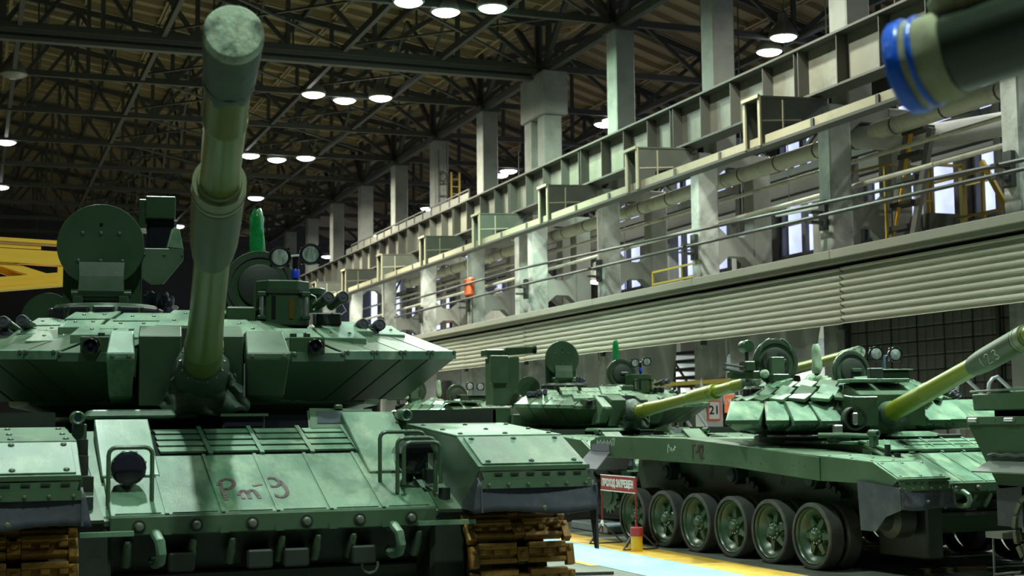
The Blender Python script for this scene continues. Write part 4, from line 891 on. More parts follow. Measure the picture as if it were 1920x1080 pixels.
def gun(tank, TM, f0, z0, elev, segs, evac, cap, m, mev, L, cover=None, capm=CANVAS, mtx=None, sideoff=0.0):
    """barrel from (sideoff, f0, z0) in the turret frame; segs = (t, r) profile"""
    GM = TM @ Matrix.Translation((sideoff,-f0,z0)) @ Matrix.Rotation(-elev,4,'X') if False else TM @ Matrix.Translation((sideoff,-f0,z0)) @ Matrix.Rotation(R(90)-0,4,'X') @ Matrix.Rotation(-elev,4,'X')
    # local +z runs along the barrel toward the muzzle
    b = MB(GM).lathe((0,0,0),(0,0,1),segs,32,cap=True).build('gun_barrel', m, tank, smooth=True)
    if evac:
        a0, a1, r = evac
        MB(GM).lathe((0,0,0),(0,0,1),[(a0,r*.78),(a0+.05,r*.88),(a0+.22,r*.98),(a0+.4,r),(a1-.16,r*1.0)],32).build('bore_evacuator', mev, b, smooth=True)
        MB(GM).lathe((0,0,0),(0,0,1),[(a1-.155,r*1.02),(a1-.12,r*1.03),(a1-.12,r*1.0),(a1-.02,r*1.0),(a1-.02,r*.84),(a1,r*.80)],32).build('evacuator_collar', mat_once2('pale_collar_paint',(0.13,0.155,0.075),.4) if mev is EVAC else m, b, smooth=True)
        MB(GM).lathe((0,0,0),(0,0,1),[(a1-.17,r*1.005),(a1-.155,r*1.005)],32).build('collar_gap', SLOT, b)
    if cap:
        c0, c1, r = cap; n = 36; rings = []
        for j, (t, k) in enumerate(((c0,.84),(c0+.05,.92),(c0+.12,.94),(c0+.22,.98),(c1-.05,1.02),(c1-.006,1.0))):
            rings.append([(r*k*(1+(.035*math.sin(6*a_+j)+.025*math.sin(11*a_-2*j))*max(0,1-j/5))*math.cos(a_), r*k*(1+(.035*math.sin(6*a_+j)+.025*math.sin(11*a_-2*j))*max(0,1-j/5))*math.sin(a_), t+(.03*math.sin(4*a_+1) if j == 0 else 0)) for a_ in [2*math.pi*i/n for i in range(n)]])
        cp = MB(GM).loft(rings).build('muzzle_cover', CANVASD if capm is CANVAS else capm, b, smooth=True)
        MB(GM).lathe((0,0,0),(0,0,1),[(c1-.04,r*1.03),(c1-.004,r*1.01),(c1+.004,r*.95),(c1+.010,r*.5),(c1+.010,.001)],32).build('cover_end', capm, cp, smooth=True)
        MB(GM).lathe((0,0,0),(0,0,1),[(c0+.045,r*.93),(c0+.075,r*.95)],24,cap=False).build('cover_strap', CANVASD, b, smooth=True)
    return b, GM
def tubes(tank, TM, items):     # smoke launcher tubes: (s,f,z, dir)
    for (s,f,z,ds,df,dzz) in items:
        p = Vector((s,-f,z)); d = Vector((ds,-df,dzz)).normalized()
        t = MB(TM).lathe(p-d*.22,p+d,[(0,.036),(.19,.038)],16).build('smoke_launcher', PAINTG, tank, smooth=True)
        MB(TM).lathe(p-d*.04,p+d,[(0,.043),(.045,.043),(.05,.036),(.042,.03),(.042,.016),(.047,.012)],18).build('launcher_cap', RUBBER, t, smooth=True)
def hatch_disc(tank, TM, c, nrm, r, m, inner=False, bolts=True, label=None):
    c = Vector(c); nrm = Vector(nrm).normalized(); F = frame(c, nrm, (1,0,0))
    h = MB(TM @ F).lathe((0,0,0),(0,0,1),[(-.05,r*.93),(-.045,r*.985),(-.012,r),(.0,r*.985)],40).build('roof_hatch', m, tank, smooth=True, label=label)
    if inner:
        MB(TM @ F).lathe((0,0,0),(0,0,1),[(0,r*.62),(.02,r*.60),(.025,r*.54)],28).build('hatch_pad', PAINTD, h, smooth=True)
        MB(TM @ F).lathe((0,0,0),(0,0,1),[(0,r*.90),(.012,r*.90),(.012,r*.80)],36,cap=False).build('hatch_rim', PAINTD, h, smooth=True)
        MB(TM @ F).box(-.03,.12,-.02,.03,.02,.06).build('hatch_handle', PAINTG, h, bevel=.01)
    elif bolts:
        for (a,b) in ((-.13,.09),(0,.09),(.13,.09),(-.155,-.115),(0,-.115),(.155,-.115)): link('bolt', DBOLTME, h, TM @ F @ Matrix.Translation((a*r/.31,b*r/.31,.001)))
        MB(TM @ F).lathe((0,.155*r/.31,0),(0,.155*r/.31,1),[(0,.014),(.004,.014)],12).build('hatch_hole', SLOT, h)
    return h
def searchlight(tank, TM, s, f, z, r=.072):
    p = Vector((s,-f,z)); b = MB(TM).lathe(p+Vector((0,.10,0)),p-Vector((0,1,0)),[(0,r*.5),(.03,r*.95),(.07,r*1.05),(.10,r*1.16),(.118,r*1.14),(.112,r*.9)],26).build('searchlight', BLACK, tank, smooth=True)
    MB(TM).lathe(p+Vector((0,-.004,0)),p-Vector((0,1,0)),[(0,r*.93),(.012,r*.8),(.018,r*.3)],26).build('searchlight_lens', LENS, b, smooth=True)
    for k in range(4):
        a = R(45+90*k); MB(TM).lathe(p+Vector((r*1.22*math.cos(a),.02,r*1.22*math.sin(a))),p+Vector((r*1.22*math.cos(a),-1,r*1.22*math.sin(a))),[(0,.011),(.035,.011)],8).build('clamp_screw', BLACK, b)
    return b
def film_bag(tank, TM, s, f, z0, z1, r, m, name='antenna_cover', label=None):
    n = 14; rings = []
    for j in range(9):
        u = j/8.0; k = (.82 if j == 0 else 1.0+.10*math.sin(4*u+1)) if j < 8 else .55
        rings.append([(s+r*k*(1+.10*math.sin(3*a+7*u)+.06*math.sin(7*a-9*u))*math.cos(a), -f+r*k*(1+.10*math.sin(3*a+7*u))*math.sin(a), z0+(z1-z0)*u+(.012*math.sin(5*a) if j == 8 else 0)) for a in [2*math.pi*i/n for i in range(n)]])
    return MB(TM).loft(rings).build(name, m, tank, smooth=True, label=label)

def cupola(tank, TM, s, f, z, r, m=PAINT):
    c = MB(TM).lathe((s,-f,z),(s,-f,9),[(0,r),(.05,r),(.13,r*.93),(.15,r*.9),(.15,r*.82)],36).build('cupola_ring', m, tank, smooth=True)
    for k in range(7):
        a = R(-78+26*k); d = Vector((math.sin(a),-math.cos(a),0)); p = Vector((s,-f,z+.07))+d*(r*.94)
        F = frame(p, d, Vector((math.cos(a),math.sin(a),0)))
        b = MB(TM @ F).box(-.075,.075,-.055,.055,-.08,.03).build('vision_block', PAINTD, c, bevel=.008)
        MB(TM @ F).box(-.058,.058,-.032,.03,.03,.034).build('vision_glass', GLASSD, c)
    return c
def turretA(tank, dz, yaw, elev, weapon=True, front=True, gunL=4.53, evacm=EVAC, barm=BARRELG, hatch_front=True):
    TM = Matrix.Translation((0,2.95,dz)) @ Matrix.Rotation(-yaw,4,'Z')
    T = lambda s,f,z: (s,-f,z)
    pl = [(0,1.1),(.55,1.08),(1.22,.42),(1.42,-.2),(1.36,-.95),(1.1,-1.55),(.5,-1.75)]
    out = pl + [(-a,b) for a,b in pl[::-1] if a > 0]
    ring = lambda k,z,df=0: [T(a*k,b*k+df,z) for a,b in out]
    MB(TM).loft([ring(.72,1.42),ring(.74,1.55),ring(.96,1.62),ring(1.0,1.95),ring(.93,2.10),ring(.70,2.20)]).build('turret_shell', PAINT, tank, bevel=.01)
    MB(TM).lathe((0,0,1.38),(0,0,9),[(0,1.12),(.12,1.12)],40).build('turret_ring', PAINTD, tank)
    # wedge cheek modules
    for sx in (-1,1):
        A = Vector((sx*.55,-1.50,1.945)); B = Vector((sx*1.80,-.70,1.985)); d = (B-A); n_in = Vector((-sx*.54,.84,0)).normalized()
        cuts = [0,.30,.475,.65,.825,1.0]
        for k in range(5):
            u0, u1 = cuts[k]+.004, cuts[k+1]-.004
            p0, p1 = A+d*u0, A+d*u1; dn = (Vector((0,0,-.012)) if k == 0 else Vector((0,0,0)))
            p0 = p0+dn; p1 = p1+dn
            sec = lambda p: [p+Vector((0,0,.0)), p+n_in*.42+Vector((0,0,.165)), p+n_in*.62+Vector((0,0,.165)), p+n_in*.60+Vector((0,0,-.33)), p+n_in*.40+Vector((0,0,-.33)), p+Vector((0,0,-.045))]
            sh = Vector((-sx*.10,.0,0))
            S0, S1 = sec(p0), sec(p1)
            # slanted joints: rear edge shifted inboard
            for q in (1,2,3,4): S0[q] = S0[q]+sh; S1[q] = S1[q]+sh
            cm = MB(TM).prism(S0,S1).build('cheek_module', PAINT, tank, bevel=.005)
            e = .006; nf = -n_in
            MB(TM).prism([p0+nf*e+Vector((0,0,.004)),p1+nf*e+Vector((0,0,.004)),p1+nf*e+Vector((0,0,-.052)),p0+nf*e+Vector((0,0,-.052))],[p0+n_in*.01+Vector((0,0,.012)),p1+n_in*.01+Vector((0,0,.012)),p1+n_in*.01+Vector((0,0,-.052)),p0+n_in*.01+Vector((0,0,-.052))]).build('cheek_edge_strip', PAINTW if k else PAINT, cm)
            for u in (u0+.012,u1-.012):
                p = A+d*u+dn+nf*.006+Vector((0,0,-.004)); link('bolt', DBOLTME, cm, TM @ frame(p,nf))
        lens_sensor(TM, tank, sx*.66, 1.44, 1.985, .115, mirror=sx)
        # inner block beside the mantlet
        a, b = (.25,.52) if sx > 0 else (-.60,-.43)
        MB(TM).prism([T(a,1.77,1.885),T(a,1.77,1.925),T(a+.01,1.40,2.085),T(a+.01,1.2,2.085),T(a+.01,1.2,1.62),T(a+.01,1.56,1.66)],[T(b,1.77,1.885),T(b,1.77,1.925),T(b-.02,1.40,2.085),T(b-.02,1.2,2.085),T(b-.02,1.2,1.62),T(b-.02,1.56,1.66)]).build('mantlet_side_block', PAINTW if sx < 0 else PAINT, tank, bevel=.007)
        for x in (a+.035,b-.035): link('bolt', BOLTME, tank, TM @ frame(T(x,1.772,1.905),(0,-1,0)))
    # mantlet armour with a slot for the gun
    for (a,b) in ((-.41,-.15),(.10,.235)):
        MB(TM).prism([T(a,1.70,2.035),T(a,1.42,2.115),T(a,.9,2.14),T(a,.9,1.6),T(a,1.50,1.60)],[T(b,1.70,2.035),T(b,1.42,2.115),T(b,.9,2.14),T(b,.9,1.6),T(b,1.50,1.60)]).build('mantlet_plate', PAINT, tank, bevel=.006)
    MB(TM).box(-.16,.11,-1.42,-.8,1.62,2.1).build('mantlet_core', PAINTD, tank)
    # roof slabs, shingled
    rows = [(1.24,2.055,.27,.085),(1.02,2.125,.27,.085),(.80,2.195,.26,.070)]
    slabs_ = [(0,-1.16,-.88),(0,-.86,-.52),(0,-.50,-.20),(0,.16,.42),(0,.44,.80),(0,.82,1.12),
              (1,-1.24,-.98),(1,-.96,-.70),(1,-.68,-.34),(1,-.32,.0),(1,.02,.36),(1,.86,1.2),
              (2,-1.20,-.95),(2,-.93,-.62),(2,-.60,-.28),(2,-.26,.12),(0,1.14,1.40),(1,1.22,1.46),(0,-1.42,-1.18)]
    for i, (r,a,b) in enumerate(slabs_):
        f, z, dp, rise = rows[r]; md = (abs(a)+abs(b))/2; fo = f-.52*max(0,md-.45); sk = .10*(-1 if (a+b) < 0 else 1)
        if r == 0 and -.44 < (a+b)/2 < .24: fo = f-.02
        z2 = z-.05*max(0,md-.8)+.022*(i % 2)
        tl = .22*(1 if (a+b) > 0 else -1)*max(0,md-.4)
        A_ = [T(a,fo+ (a-(a+b)/2)*-tl*2,z2-.0),T(b,fo+(b-(a+b)/2)*-tl*2,z2),T(b-sk*.6,fo-dp+(b-(a+b)/2)*-tl*2,z2+rise),T(a-sk*.6,fo-dp+(a-(a+b)/2)*-tl*2,z2+rise)]
        o_ = MB(TM).prism([Vector(q)-Vector((0,0,.06)) for q in A_],A_).build('roof_armour_plate', PAINTW, tank, bevel=.004)
        for q in ((.3,.5),(.75,.5)):
            P_ = Vector(A_[0])*(1-q[0])*(1-q[1])+Vector(A_[1])*q[0]*(1-q[1])+Vector(A_[2])*q[0]*q[1]+Vector(A_[3])*(1-q[0])*q[1]
            link('bolt', DBOLTME, o_, TM @ frame(P_,(0,-rise,dp)) @ Matrix.Scale(.8,4))
    # gun and its canvas boot
    segs = [(-.5,.115),(0,.115),(.5,.112),(.52,.115),(.56,.115),(.58,.108),(1.2,.094),(2.1,.087),(2.3,.086),(3.1,.083),(3.3,.081),(3.78,.081),(3.79,.084),(3.82,.084),(3.83,.081),(gunL,.080)]
    b, GM = gun(tank, TM, 1.80, 1.826, elev, segs, (2.2,3.2,.112), (gunL-.43,gunL,.098), barm, evacm, gunL, sideoff=-.025)
    rings = []; n = 28
    for j, (t, k) in enumerate(((.20,.124),(.10,.128),(.02,.150),(-.08,.175),(-.20,.185),(-.34,.18))):
        rings.append([(k*(1+.05*math.sin(6*a+2*j)*(j > 0)+.03*math.sin(11*a-j))*math.cos(a), k*(1+.34*(math.sin(a) > 0)*(1-abs(math.cos(a)))*(j > 1)+.05*math.sin(6*a+2*j)*(j > 0))*math.sin(a), t) for a in [2*math.pi*i/n for i in range(n)]])
    boot = MB(GM).loft(rings).build('canvas_boot', CANVASD, tank, smooth=True)
    for k in range(14):
        a = 2*math.pi*k/14; link('boot_rivet', BOLTME, boot, GM @ frame((.127*math.cos(a),.127*math.sin(a),.18),(math.cos(a),math.sin(a),0)) @ Matrix.Scale(.7,4))
    # fuller folds hanging below the boot
    vs = []; nn, mm = 40, 12
    for j in range(mm+1):
        for i in range(nn+1):
            u = i/nn; v = j/mm; a = math.pi*u; ww = .15+.09*v
            vs.append(T(-math.cos(a)*ww*1.15+.012*math.sin(16*v+7*u), 1.70-.10*v+.10*math.sin(a)+.030*math.sin(13*u+5*v)+.018*math.sin(27*u-6*v), 1.80-.21*v-.05*math.sin(a)*v+.012*math.sin(19*u)))
    fo = MB(TM).add(vs,[(j*(nn+1)+i,j*(nn+1)+i+1,(j+1)*(nn+1)+i+1,(j+1)*(nn+1)+i) for j in range(mm) for i in range(nn)]).build('boot_skirt', CANVASD, tank, smooth=True); fo.modifiers.new('t','SOLIDIFY').thickness = .012
    MB(TM).tube([T(.24,1.72,1.86-.03*k) for k in range(8)],.006,5).build('chain', CHROME, tank)
    # commander station: cupola, big open hatch, remote weapon mount
    cu = cupola(tank, TM, -.68, .0, 2.20, .40)
    h = hatch_disc(tank, TM, T(-.72,.10,2.79), (0,-1,.06), .31, PAINTG, label='large round commander hatch standing open')
    arm = [(.17,2.66),(.15,2.44),(.12,2.36)]
    mb = MB(TM); 
    for (z1_,z2_,f1_,f2_,w1,w2) in ((2.665,2.56,.125,.15,.16,.155),(2.56,2.45,.15,.17,.155,.16),(2.45,2.385,.17,.13,.16,.16)):
        mb.prism([T(-.71-w1,f1_,z1_),T(-.71+w1,f1_,z1_),T(-.71+w1,f1_-.05,z1_),T(-.71-w1,f1_-.05,z1_)],[T(-.71-w2,f2_,z2_),T(-.71+w2,f2_,z2_),T(-.71+w2,f2_-.05,z2_),T(-.71-w2,f2_-.05,z2_)])
    mb.build('hatch_hinge_arm', PAINT, h)
    MB(TM).cyl(T(-.92,.12,2.43),T(-.50,.12,2.43),.035,n=12).build('hinge_pin', PAINTG, h, smooth=True)
    for x in (-.87,-.55): MB(TM).box(x-.035,x+.035,-.22,-.08,2.28,2.41).build('hinge_bracket', PAINTG, h, bevel=.008)
    MB(TM).box(-.99,-.43,.02,.06,2.28,2.80).build('hatch_shield', PAINTG, tank, bevel=.004)
    if weapon:
        MB(TM).box(-.41,-.19,.12,.55,3.03,3.20).build('weapon_sight_box', PAINTG, tank, bevel=.006); MB(TM).box(-.46,-.40,.16,.5,2.96,3.18).build('weapon_side_plate', PAINTG, tank, bevel=.006)
        MB(TM).box(-.40,-.18,.18,.5,2.70,3.04).build('weapon_cradle', BLACK, tank, bevel=.02)
        wp = [(-.43,2.78),(-.13,2.78),(-.13,2.70),(-.27,2.52),(-.36,2.515),(-.43,2.56)]
        w_ = MB(TM).prism([T(a,.06,b) for a,b in wp],[T(a,.0,b) for a,b in wp]).build('weapon_shield', PAINT, tank, bevel=.003)
        wq = [(-.24,2.79),(-.13,2.78),(-.16,2.93),(-.20,2.94)]
        MB(TM).prism([T(a,.06,b) for a,b in wq],[T(a-.02,-.06,b) for a,b in wq]).build('weapon_shield_fin', PAINTW, tank, bevel=.003)
        for (x,z) in ((-.41,2.735),(-.27,2.735),(-.14,2.735)): link('bolt', BOLTME, w_, TM @ frame(T(x,.061,z),(0,-1,0)) @ Matrix.Scale(.7,4))
    # cloth jacket behind the cupola
    rag((-.34,.25,2.22),.20,.18,.26,TM,NAVY,'fabric_bundle',tank,seed=1.7,amp=.3)
    # gunner side
    film_bag(tank, TM, .43, -.30, 2.62, 3.14, .058, FOIL, label='crumpled bright green plastic bag over a mast'); MB(TM).cyl(T(.43,-.3,2.2),T(.43,-.3,2.66),.03,n=10).build('mast', PAINTD, tank)
    film_bag(tank, TM, -.27, -.95, 2.22, 2.44, .035, FOIL)
    cupola(tank, TM, .45, -.25, 2.19, .34)
    gh = hatch_disc(tank, TM, T(.44,-.05,2.52), (0,-1,.10), .275, PAINTG, inner=True, label='gunner hatch standing open, inside face showing')
    searchlight(tank, TM, .56, .30, 2.70); searchlight(tank, TM, .785, .30, 2.725)
    MB(TM).cyl(T(.56,.24,2.70),T(.785,.24,2.725),.016,n=8).build('light_crossbar', STEELM, tank); MB(TM).cyl(T(.68,.26,2.48),T(.68,.26,2.71),.022,n=10).build('light_post', BLACK, tank); MB(TM).lathe(T(.68,.26,2.55),T(.68,.26,9),[(0,.03),(.05,.034),(.07,.024)],12).build('blue_cap', BLUEB, tank, smooth=True)
    sp = [(.37,.30),(.37,.62),(.45,.70),(.66,.70),(.75,.60),(.75,.30)]
    sb_ = MB(TM).prism([T(a,b,2.17) for a,b in sp],[T(a,b,2.495) for a,b in sp]).build('sight_housing', PAINTG, tank, bevel=.008)
    MB(TM).prism([T(a*1.0,b+.012,2.40) for a,b in ((.44,.70),(.67,.70),(.75,.61),(.375,.61))],[T(a,b+.012,2.425) for a,b in ((.44,.70),(.67,.70),(.75,.61),(.375,.61))]).build('sight_seam', PAINTD, sb_)
    MB(TM).box(.475,.505,-.706,-.69,2.22,2.38).build('sight_slot', SLOT, sb_); MB(TM).box(.60,.63,-.706,-.69,2.22,2.36).build('sight_slot', mat_once2('amber_glass',(0.10,0.062,0.010),.15), sb_)
    for x in (.405,.715): MB(TM).cyl(T(x,.71,2.24),T(x,.71,2.38),.015,n=10).build('latch_pin', CHROME, sb_, smooth=True); MB(TM).box(x-.03,x+.03,-.735,-.66,2.375,2.41).build('latch_block', PAINTG, sb_, bevel=.006); MB(TM).box(x-.03,x+.03,-.735,-.66,2.21,2.24).build('latch_block', PAINTG, sb_, bevel=.006)
    MB(TM).box(.16,.36,-.74,-.4,2.14,2.30).build('side_box', PAINTG, tank, bevel=.012)
    MB(TM).lathe(T(.84,.15,2.3),T(.84,.15,9),[(0,.05),(.14,.05),(.14,.075),(.18,.075),(.19,.05)],18).build('wind_sensor', PAINTG, tank, smooth=True)
    tubes(tank, TM, [(.86,.86,2.36,.30,1,.22),(.965,.84,2.365,.30,1,.22),(1.14,.60,2.19,.35,1,.25),(1.265,.58,2.19,.35,1,.25),(1.20,.60,2.12,.35,1,.22),
                     (-1.33,.62,2.19,-.35,1,.25),(-1.21,.60,2.20,-.35,1,.25),(-1.32,.60,2.115,-.35,1,.22),(-1.44,.52,2.16,-.35,1,.25)])
    MB(TM).tube([T(.76,.62,2.40),T(.79,.66,2.38),T(.80,.68,2.32),T(.77,.7,2.28)],.005,5).build('cable', CABLE, tank); MB(TM).tube([T(.90,.6,2.30),T(.98,.66,2.33),T(1.01,.64,2.28),T(.96,.6,2.24),T(.9,.6,2.24)],.005,5).build('cable', CABLE, tank)
    MB(TM).box(.80,.98,-.62,-.40,2.18,2.27).build('launcher_mount', PAINTD, tank, bevel=.01)
    hb_ = hatch_disc(tank, TM, T(-1.14,-.55,2.30), (-.2,-1,.1), .20, PAINTG, bolts=False)
    # bustle bin
    MB(TM).prism([T(-1.0,-1.55,1.68),T(1.0,-1.55,1.68),T(.9,-2.3,1.72),T(-.9,-2.3,1.72)],[T(-1.0,-1.55,2.18),T(1.0,-1.55,2.18),T(.9,-2.3,2.15),T(-.9,-2.3,2.15)]).build('bustle_bin', PAINT, tank, bevel=.02)
    return TM

def turretB(tank, dz, yaw, elev, gunL=5.0, marks=False):
    TM = Matrix.Translation((0,2.95,dz)) @ Matrix.Rotation(-yaw,4,'Z'); T = lambda s,f,z: (s,-f,z)
    n = 36
    def rg(k,z): return [T(k*1.32*math.sin(2*math.pi*i/n)*(1.0 if math.cos(2*math.pi*i/n) > 0 else .96), k*(1.22*math.cos(2*math.pi*i/n) if math.cos(2*math.pi*i/n) > 0 else 1.35*math.cos(2*math.pi*i/n)), z) for i in range(n)]
    MB(TM).loft([rg(.80,1.42),rg(.82,1.50),rg(.96,1.56),rg(1.0,1.68),rg(.97,1.85),rg(.85,2.02),rg(.62,2.13),rg(.3,2.17)]).build('turret_shell', PAINTG, tank, smooth=True)
    MB(TM).lathe((0,0,1.38),(0,0,9),[(0,1.10),(.1,1.10)],40).build('turret_ring', PAINTD, tank)
    # big wedge boxes along the front, stepped back toward the flank
    for sx in (-1,1):
        for k, (sa, sb, f, skw) in enumerate(((.54,.82,1.38,.02),(.83,1.13,1.30,.07),(1.14,1.43,1.16,.20),(1.44,1.86,.95,.27))):
            a, b = sorted((sx*sa, sx*sb)); sh = -sx*skw; v = .02
            front = lambda x,z: Vector((x,-f,z)); zr = 1.665+.006*k
            def sec(x, g):      # g = inset of the underside, giving the notch between boxes
                return [front(x,zr), front(x+sh,zr+.235)+Vector((0,.44,0)), front(x+sh,zr+.235)+Vector((0,.60,0)), front(x+sh*1.2+g,zr-.125)+Vector((0,.60,0)), front(x+sh*.9+g,zr-.125)+Vector((0,.42,0)), front(x+g*.3,zr-.045)]
            o_ = MB(TM).prism(sec(a,v),sec(b,-v)).build('wedge_armour_box', PAINTW, tank, bevel=.007)
            MB(TM).box(a,b,-f-.006,-f+.01,zr-.045,zr+.002).build('box_edge', PAINTG, o_)
            for x in (a+.06,b-.06): MB(TM).box(x-.012,x+.012,-f-.01,-f+.03,zr-.065,zr-.045).build('box_lug', PAINTG, o_)
    # shingled armour bricks over the roof front
    rnd = random.Random(2)
    BR = [MB().box(-.118,.118,-.088,.088,-.022,.022).mesh('armour_brick', mm_, bevel=.006) for mm_ in (PAINTW, PAINT)]
    for row, (k, z, cnt, tilt) in enumerate(((.97,1.935,18,24),(.885,2.005,16,40),(.765,2.085,15,30),(.64,2.145,12,16))):
        for i in range(cnt):
            az = -105+210*(i+.5*(row % 2))/(cnt-1)
            if abs(az) < 14 and row < 2: continue
            if row >= 2 and (-60 < az < -10 or 8 < az < 62) and row == 3: continue
            a = R(az); d = Vector((math.sin(a),-math.cos(a),0)); p = Vector((d.x*1.32*k,d.y*1.22*k,z+.02))
            M = TM @ Matrix.Translation(p) @ Matrix.Rotation(a,4,'Z') @ Matrix.Rotation(R(tilt),4,'X') @ Matrix.Rotation(R(15*(-1 if az < 0 else 1)+rnd.uniform(-3,3)),4,'Z')
            b_ = link('armour_brick', BR[(i+row) % 2], tank, M)
    # mantlet, gun
    MB(TM).prism([T(-.36,1.42,1.98),T(.34,1.42,1.98),T(.34,1.0,2.12),T(-.36,1.0,2.12)],[T(-.36,1.40,1.84),T(.34,1.40,1.84),T(.34,1.0,1.9),T(-.36,1.0,1.9)]).build('mantlet_roof', PAINT, tank, bevel=.01)
    for k in range(2): MB(TM).box(-.42+.40*k,-.06+.40*k,-1.30,-.92,2.12,2.165).build('roof_armour_plate', PAINTW, tank, bevel=.006)
    for (a,b) in ((-.46,-.17),(.15,.42)): MB(TM).prism([T(a,1.46,1.95),T(b,1.52,1.95),T(b,1.52,1.60),T(a,1.42,1.60)],[T(a,1.1,1.98),T(b,1.1,1.98),T(b,1.1,1.60),T(a,1.1,1.60)]).build('mantlet_plate', PAINTG, tank, bevel=.01)
    segs = [(-.5,.114),(0,.114),(.9,.108),(.92,.112),(.97,.112),(1.0,.105),(2.0,.098),(2.1,.096),(3.2,.09),(3.25,.097),(3.4,.097),(3.42,.088),(gunL,.086)]
    b, GM = gun(tank, TM, 1.50, 1.76, elev, segs, (2.05,3.2,.124), (gunL-.42,gunL,.102), BARREL, EVAC, gunL)
    if marks:
        F = GM @ Matrix.Rotation(R(200),4,'Z')
        N1 = [[(0,0),(.0,1)],[(.55,.75),(.62,.95),(.8,1),(.98,.9),(1.0,.72),(.85,.4),(.58,0),(1.1,.02)],[(1.45,.9),(1.65,1),(1.85,.92),(1.88,.72),(1.65,.55),(1.9,.42),(1.93,.2),(1.75,.02),(1.45,.08)]]
        for pl in N1:
            mb = MB(); pts = []
            for i in range(len(pl)-1):
                for q in range(4):
                    u = q/4; pts.append((pl[i][0]*(1-u)+pl[i+1][0]*u, pl[i][1]*(1-u)+pl[i+1][1]*u))
            pts.append(pl[-1]); P3 = []
            for (x_,y_) in pts:
                ang = R(232-y_*48); P3.append(GM @ Vector((.1255*math.cos(ang),.1255*math.sin(ang),2.42+x_*.17)))
            mb.tube(P3,.004,5).build('chalk_figure', CHALK, tank)
    boot = MB(GM).lathe((0,0,0),(0,0,1),[(-.30,.17),(-.1,.155),(.02,.135),(.06,.115)],24).build('canvas_boot', CANVASD, tank, smooth=True)
    MB(TM).loft([[T(.21*math.cos(a)*k,1.42+dd+.03*math.sin(a),z+.02*math.sin(3*a)) for a in [2*math.pi*i/16 for i in range(16)]] for (z,k,dd) in ((1.76,1.0,.0),(1.64,1.15,.02),(1.52,1.05,-.05))]).build('boot_skirt', CANVASD, tank, smooth=True)
    # open sight port left of the gun with a bare steel fitting
    pp = MB(TM).lathe(T(-.44,1.36,1.69),T(-.44,9,1.69),[(0,.14),(.12,.14),(.12,.115),(.02,.11)],24).build('lamp_port', PAINTD, tank, smooth=True)
    MB(TM).box(-.48,-.42,-1.50,-1.42,1.62,1.76).build('port_fitting', CHROME, pp, bevel=.01); MB(TM).box(-.72,-.62,-1.52,-1.44,1.50,1.62).build('steel_lug', CHROME, tank, bevel=.01); MB(TM).box(-.78,-.56,-1.60,-1.40,1.42,1.51).build('lug_base', PAINTD, tank, bevel=.01)
    # commander side (left in the picture)
    T0 = TM; TM = TM @ Matrix.Translation((-.24,0,-.14))
    cupola(tank, TM, -.62, -.10, 2.10, .40, PAINTG)
    h = hatch_disc(tank, TM, T(-.60,-.02,2.56), (0,-1,.08), .30, PAINTG, inner=True, label='round commander hatch standing open, inside face showing')
    MB(TM).box(-.71,-.53,-.10,.0,2.36,2.62).build('hatch_arm', PAINT, h, bevel=.01); MB(TM).box(-.73,-.51,-.2,-.06,2.24,2.40).build('hatch_hinge', PAINTG, h, bevel=.01)
    for sg in (-1,1): MB(TM).tube([T(-.62+sg*.20*math.cos(a),.03,2.70+.16*math.sin(a)) for a in (0,.3,.6,.9,1.2)],.015,6).build('hatch_spring', PAINT, h)
    MB(TM).lathe(T(-.98,.05,2.76),T(-.98,-9,2.76),[(0,.07),(.02,.08),(.2,.08),(.22,.06)],16).build('searchlight_body', PAINTG, tank, smooth=True); MB(TM).cyl(T(-.98,-.05,2.3),T(-.98,-.05,2.70),.025,n=8).build('searchlight_post', PAINTD, tank)
    mg = MB(TM).box(-1.30,-.90,-.22,-.10,2.34,2.44).build('gun_cradle', PAINTG, tank, bevel=.012)
    MB(TM).cyl(T(-1.0,.15,2.40),T(-1.42,.35,2.46),.022,n=10).build('cradle_tube', STEELD, mg); MB(TM).cyl(T(-1.0,.17,2.47),T(-1.40,.30,2.52),.014,n=8).build('cradle_tube', STEELD, mg); MB(TM).box(-1.10,-.98,-.26,-.2,2.44,2.56).build('cradle_plate', PAINTG, mg, bevel=.01); MB(TM).lathe(T(-.86,.22,2.40),T(-.86,9,2.40),[(0,.05),(.06,.055),(.08,.03)],12).build('knob', CLOTH, mg, smooth=True)
    # cloth and covered mast
    rag((-.20,-.30,2.20),.25,.20,.17,TM,CLOTH,'crumpled_cloth',tank,label='crumpled pale green cloth lying on the roof',seed=3.1)
    film_bag(tank, TM, .08, -.35, 2.42, 2.80, .062, CLOTH, label='pale green cloth bag over a mast'); MB(TM).cyl(T(.08,-.35,2.1),T(.08,-.35,2.44),.035,n=10).build('mast', PAINTD, tank)
    # gunner side
    TM = T0 @ Matrix.Translation((-.30,0,-.12))
    cupola(tank, TM, .55, -.20, 2.08, .34, PAINTG)
    hatch_disc(tank, TM, T(.50,-.05,2.42), (.15,-1,.10), .27, PAINTG, inner=True, label='gunner hatch standing open')
    sb_ = MB(TM).prism([T(.60,.62,2.04),T(.98,.62,2.04),T(.98,.25,2.04),T(.60,.25,2.04)],[T(.60,.62,2.40),T(.98,.62,2.40),T(.98,.25,2.40),T(.60,.25,2.40)]).build('sight_housing', PAINTG, tank, bevel=.02)
    MB(TM).box(.74,.90,-.626,-.6,2.08,2.26).build('sight_window', SLOT, sb_); MB(TM).cyl(T(.64,.635,2.14),T(.64,.635,2.30),.013,n=8).build('latch_pin', CHROME, sb_); MB(TM).box(.57,1.01,-.65,-.22,2.40,2.42).build('sight_lid', PAINTG, sb_, bevel=.005)
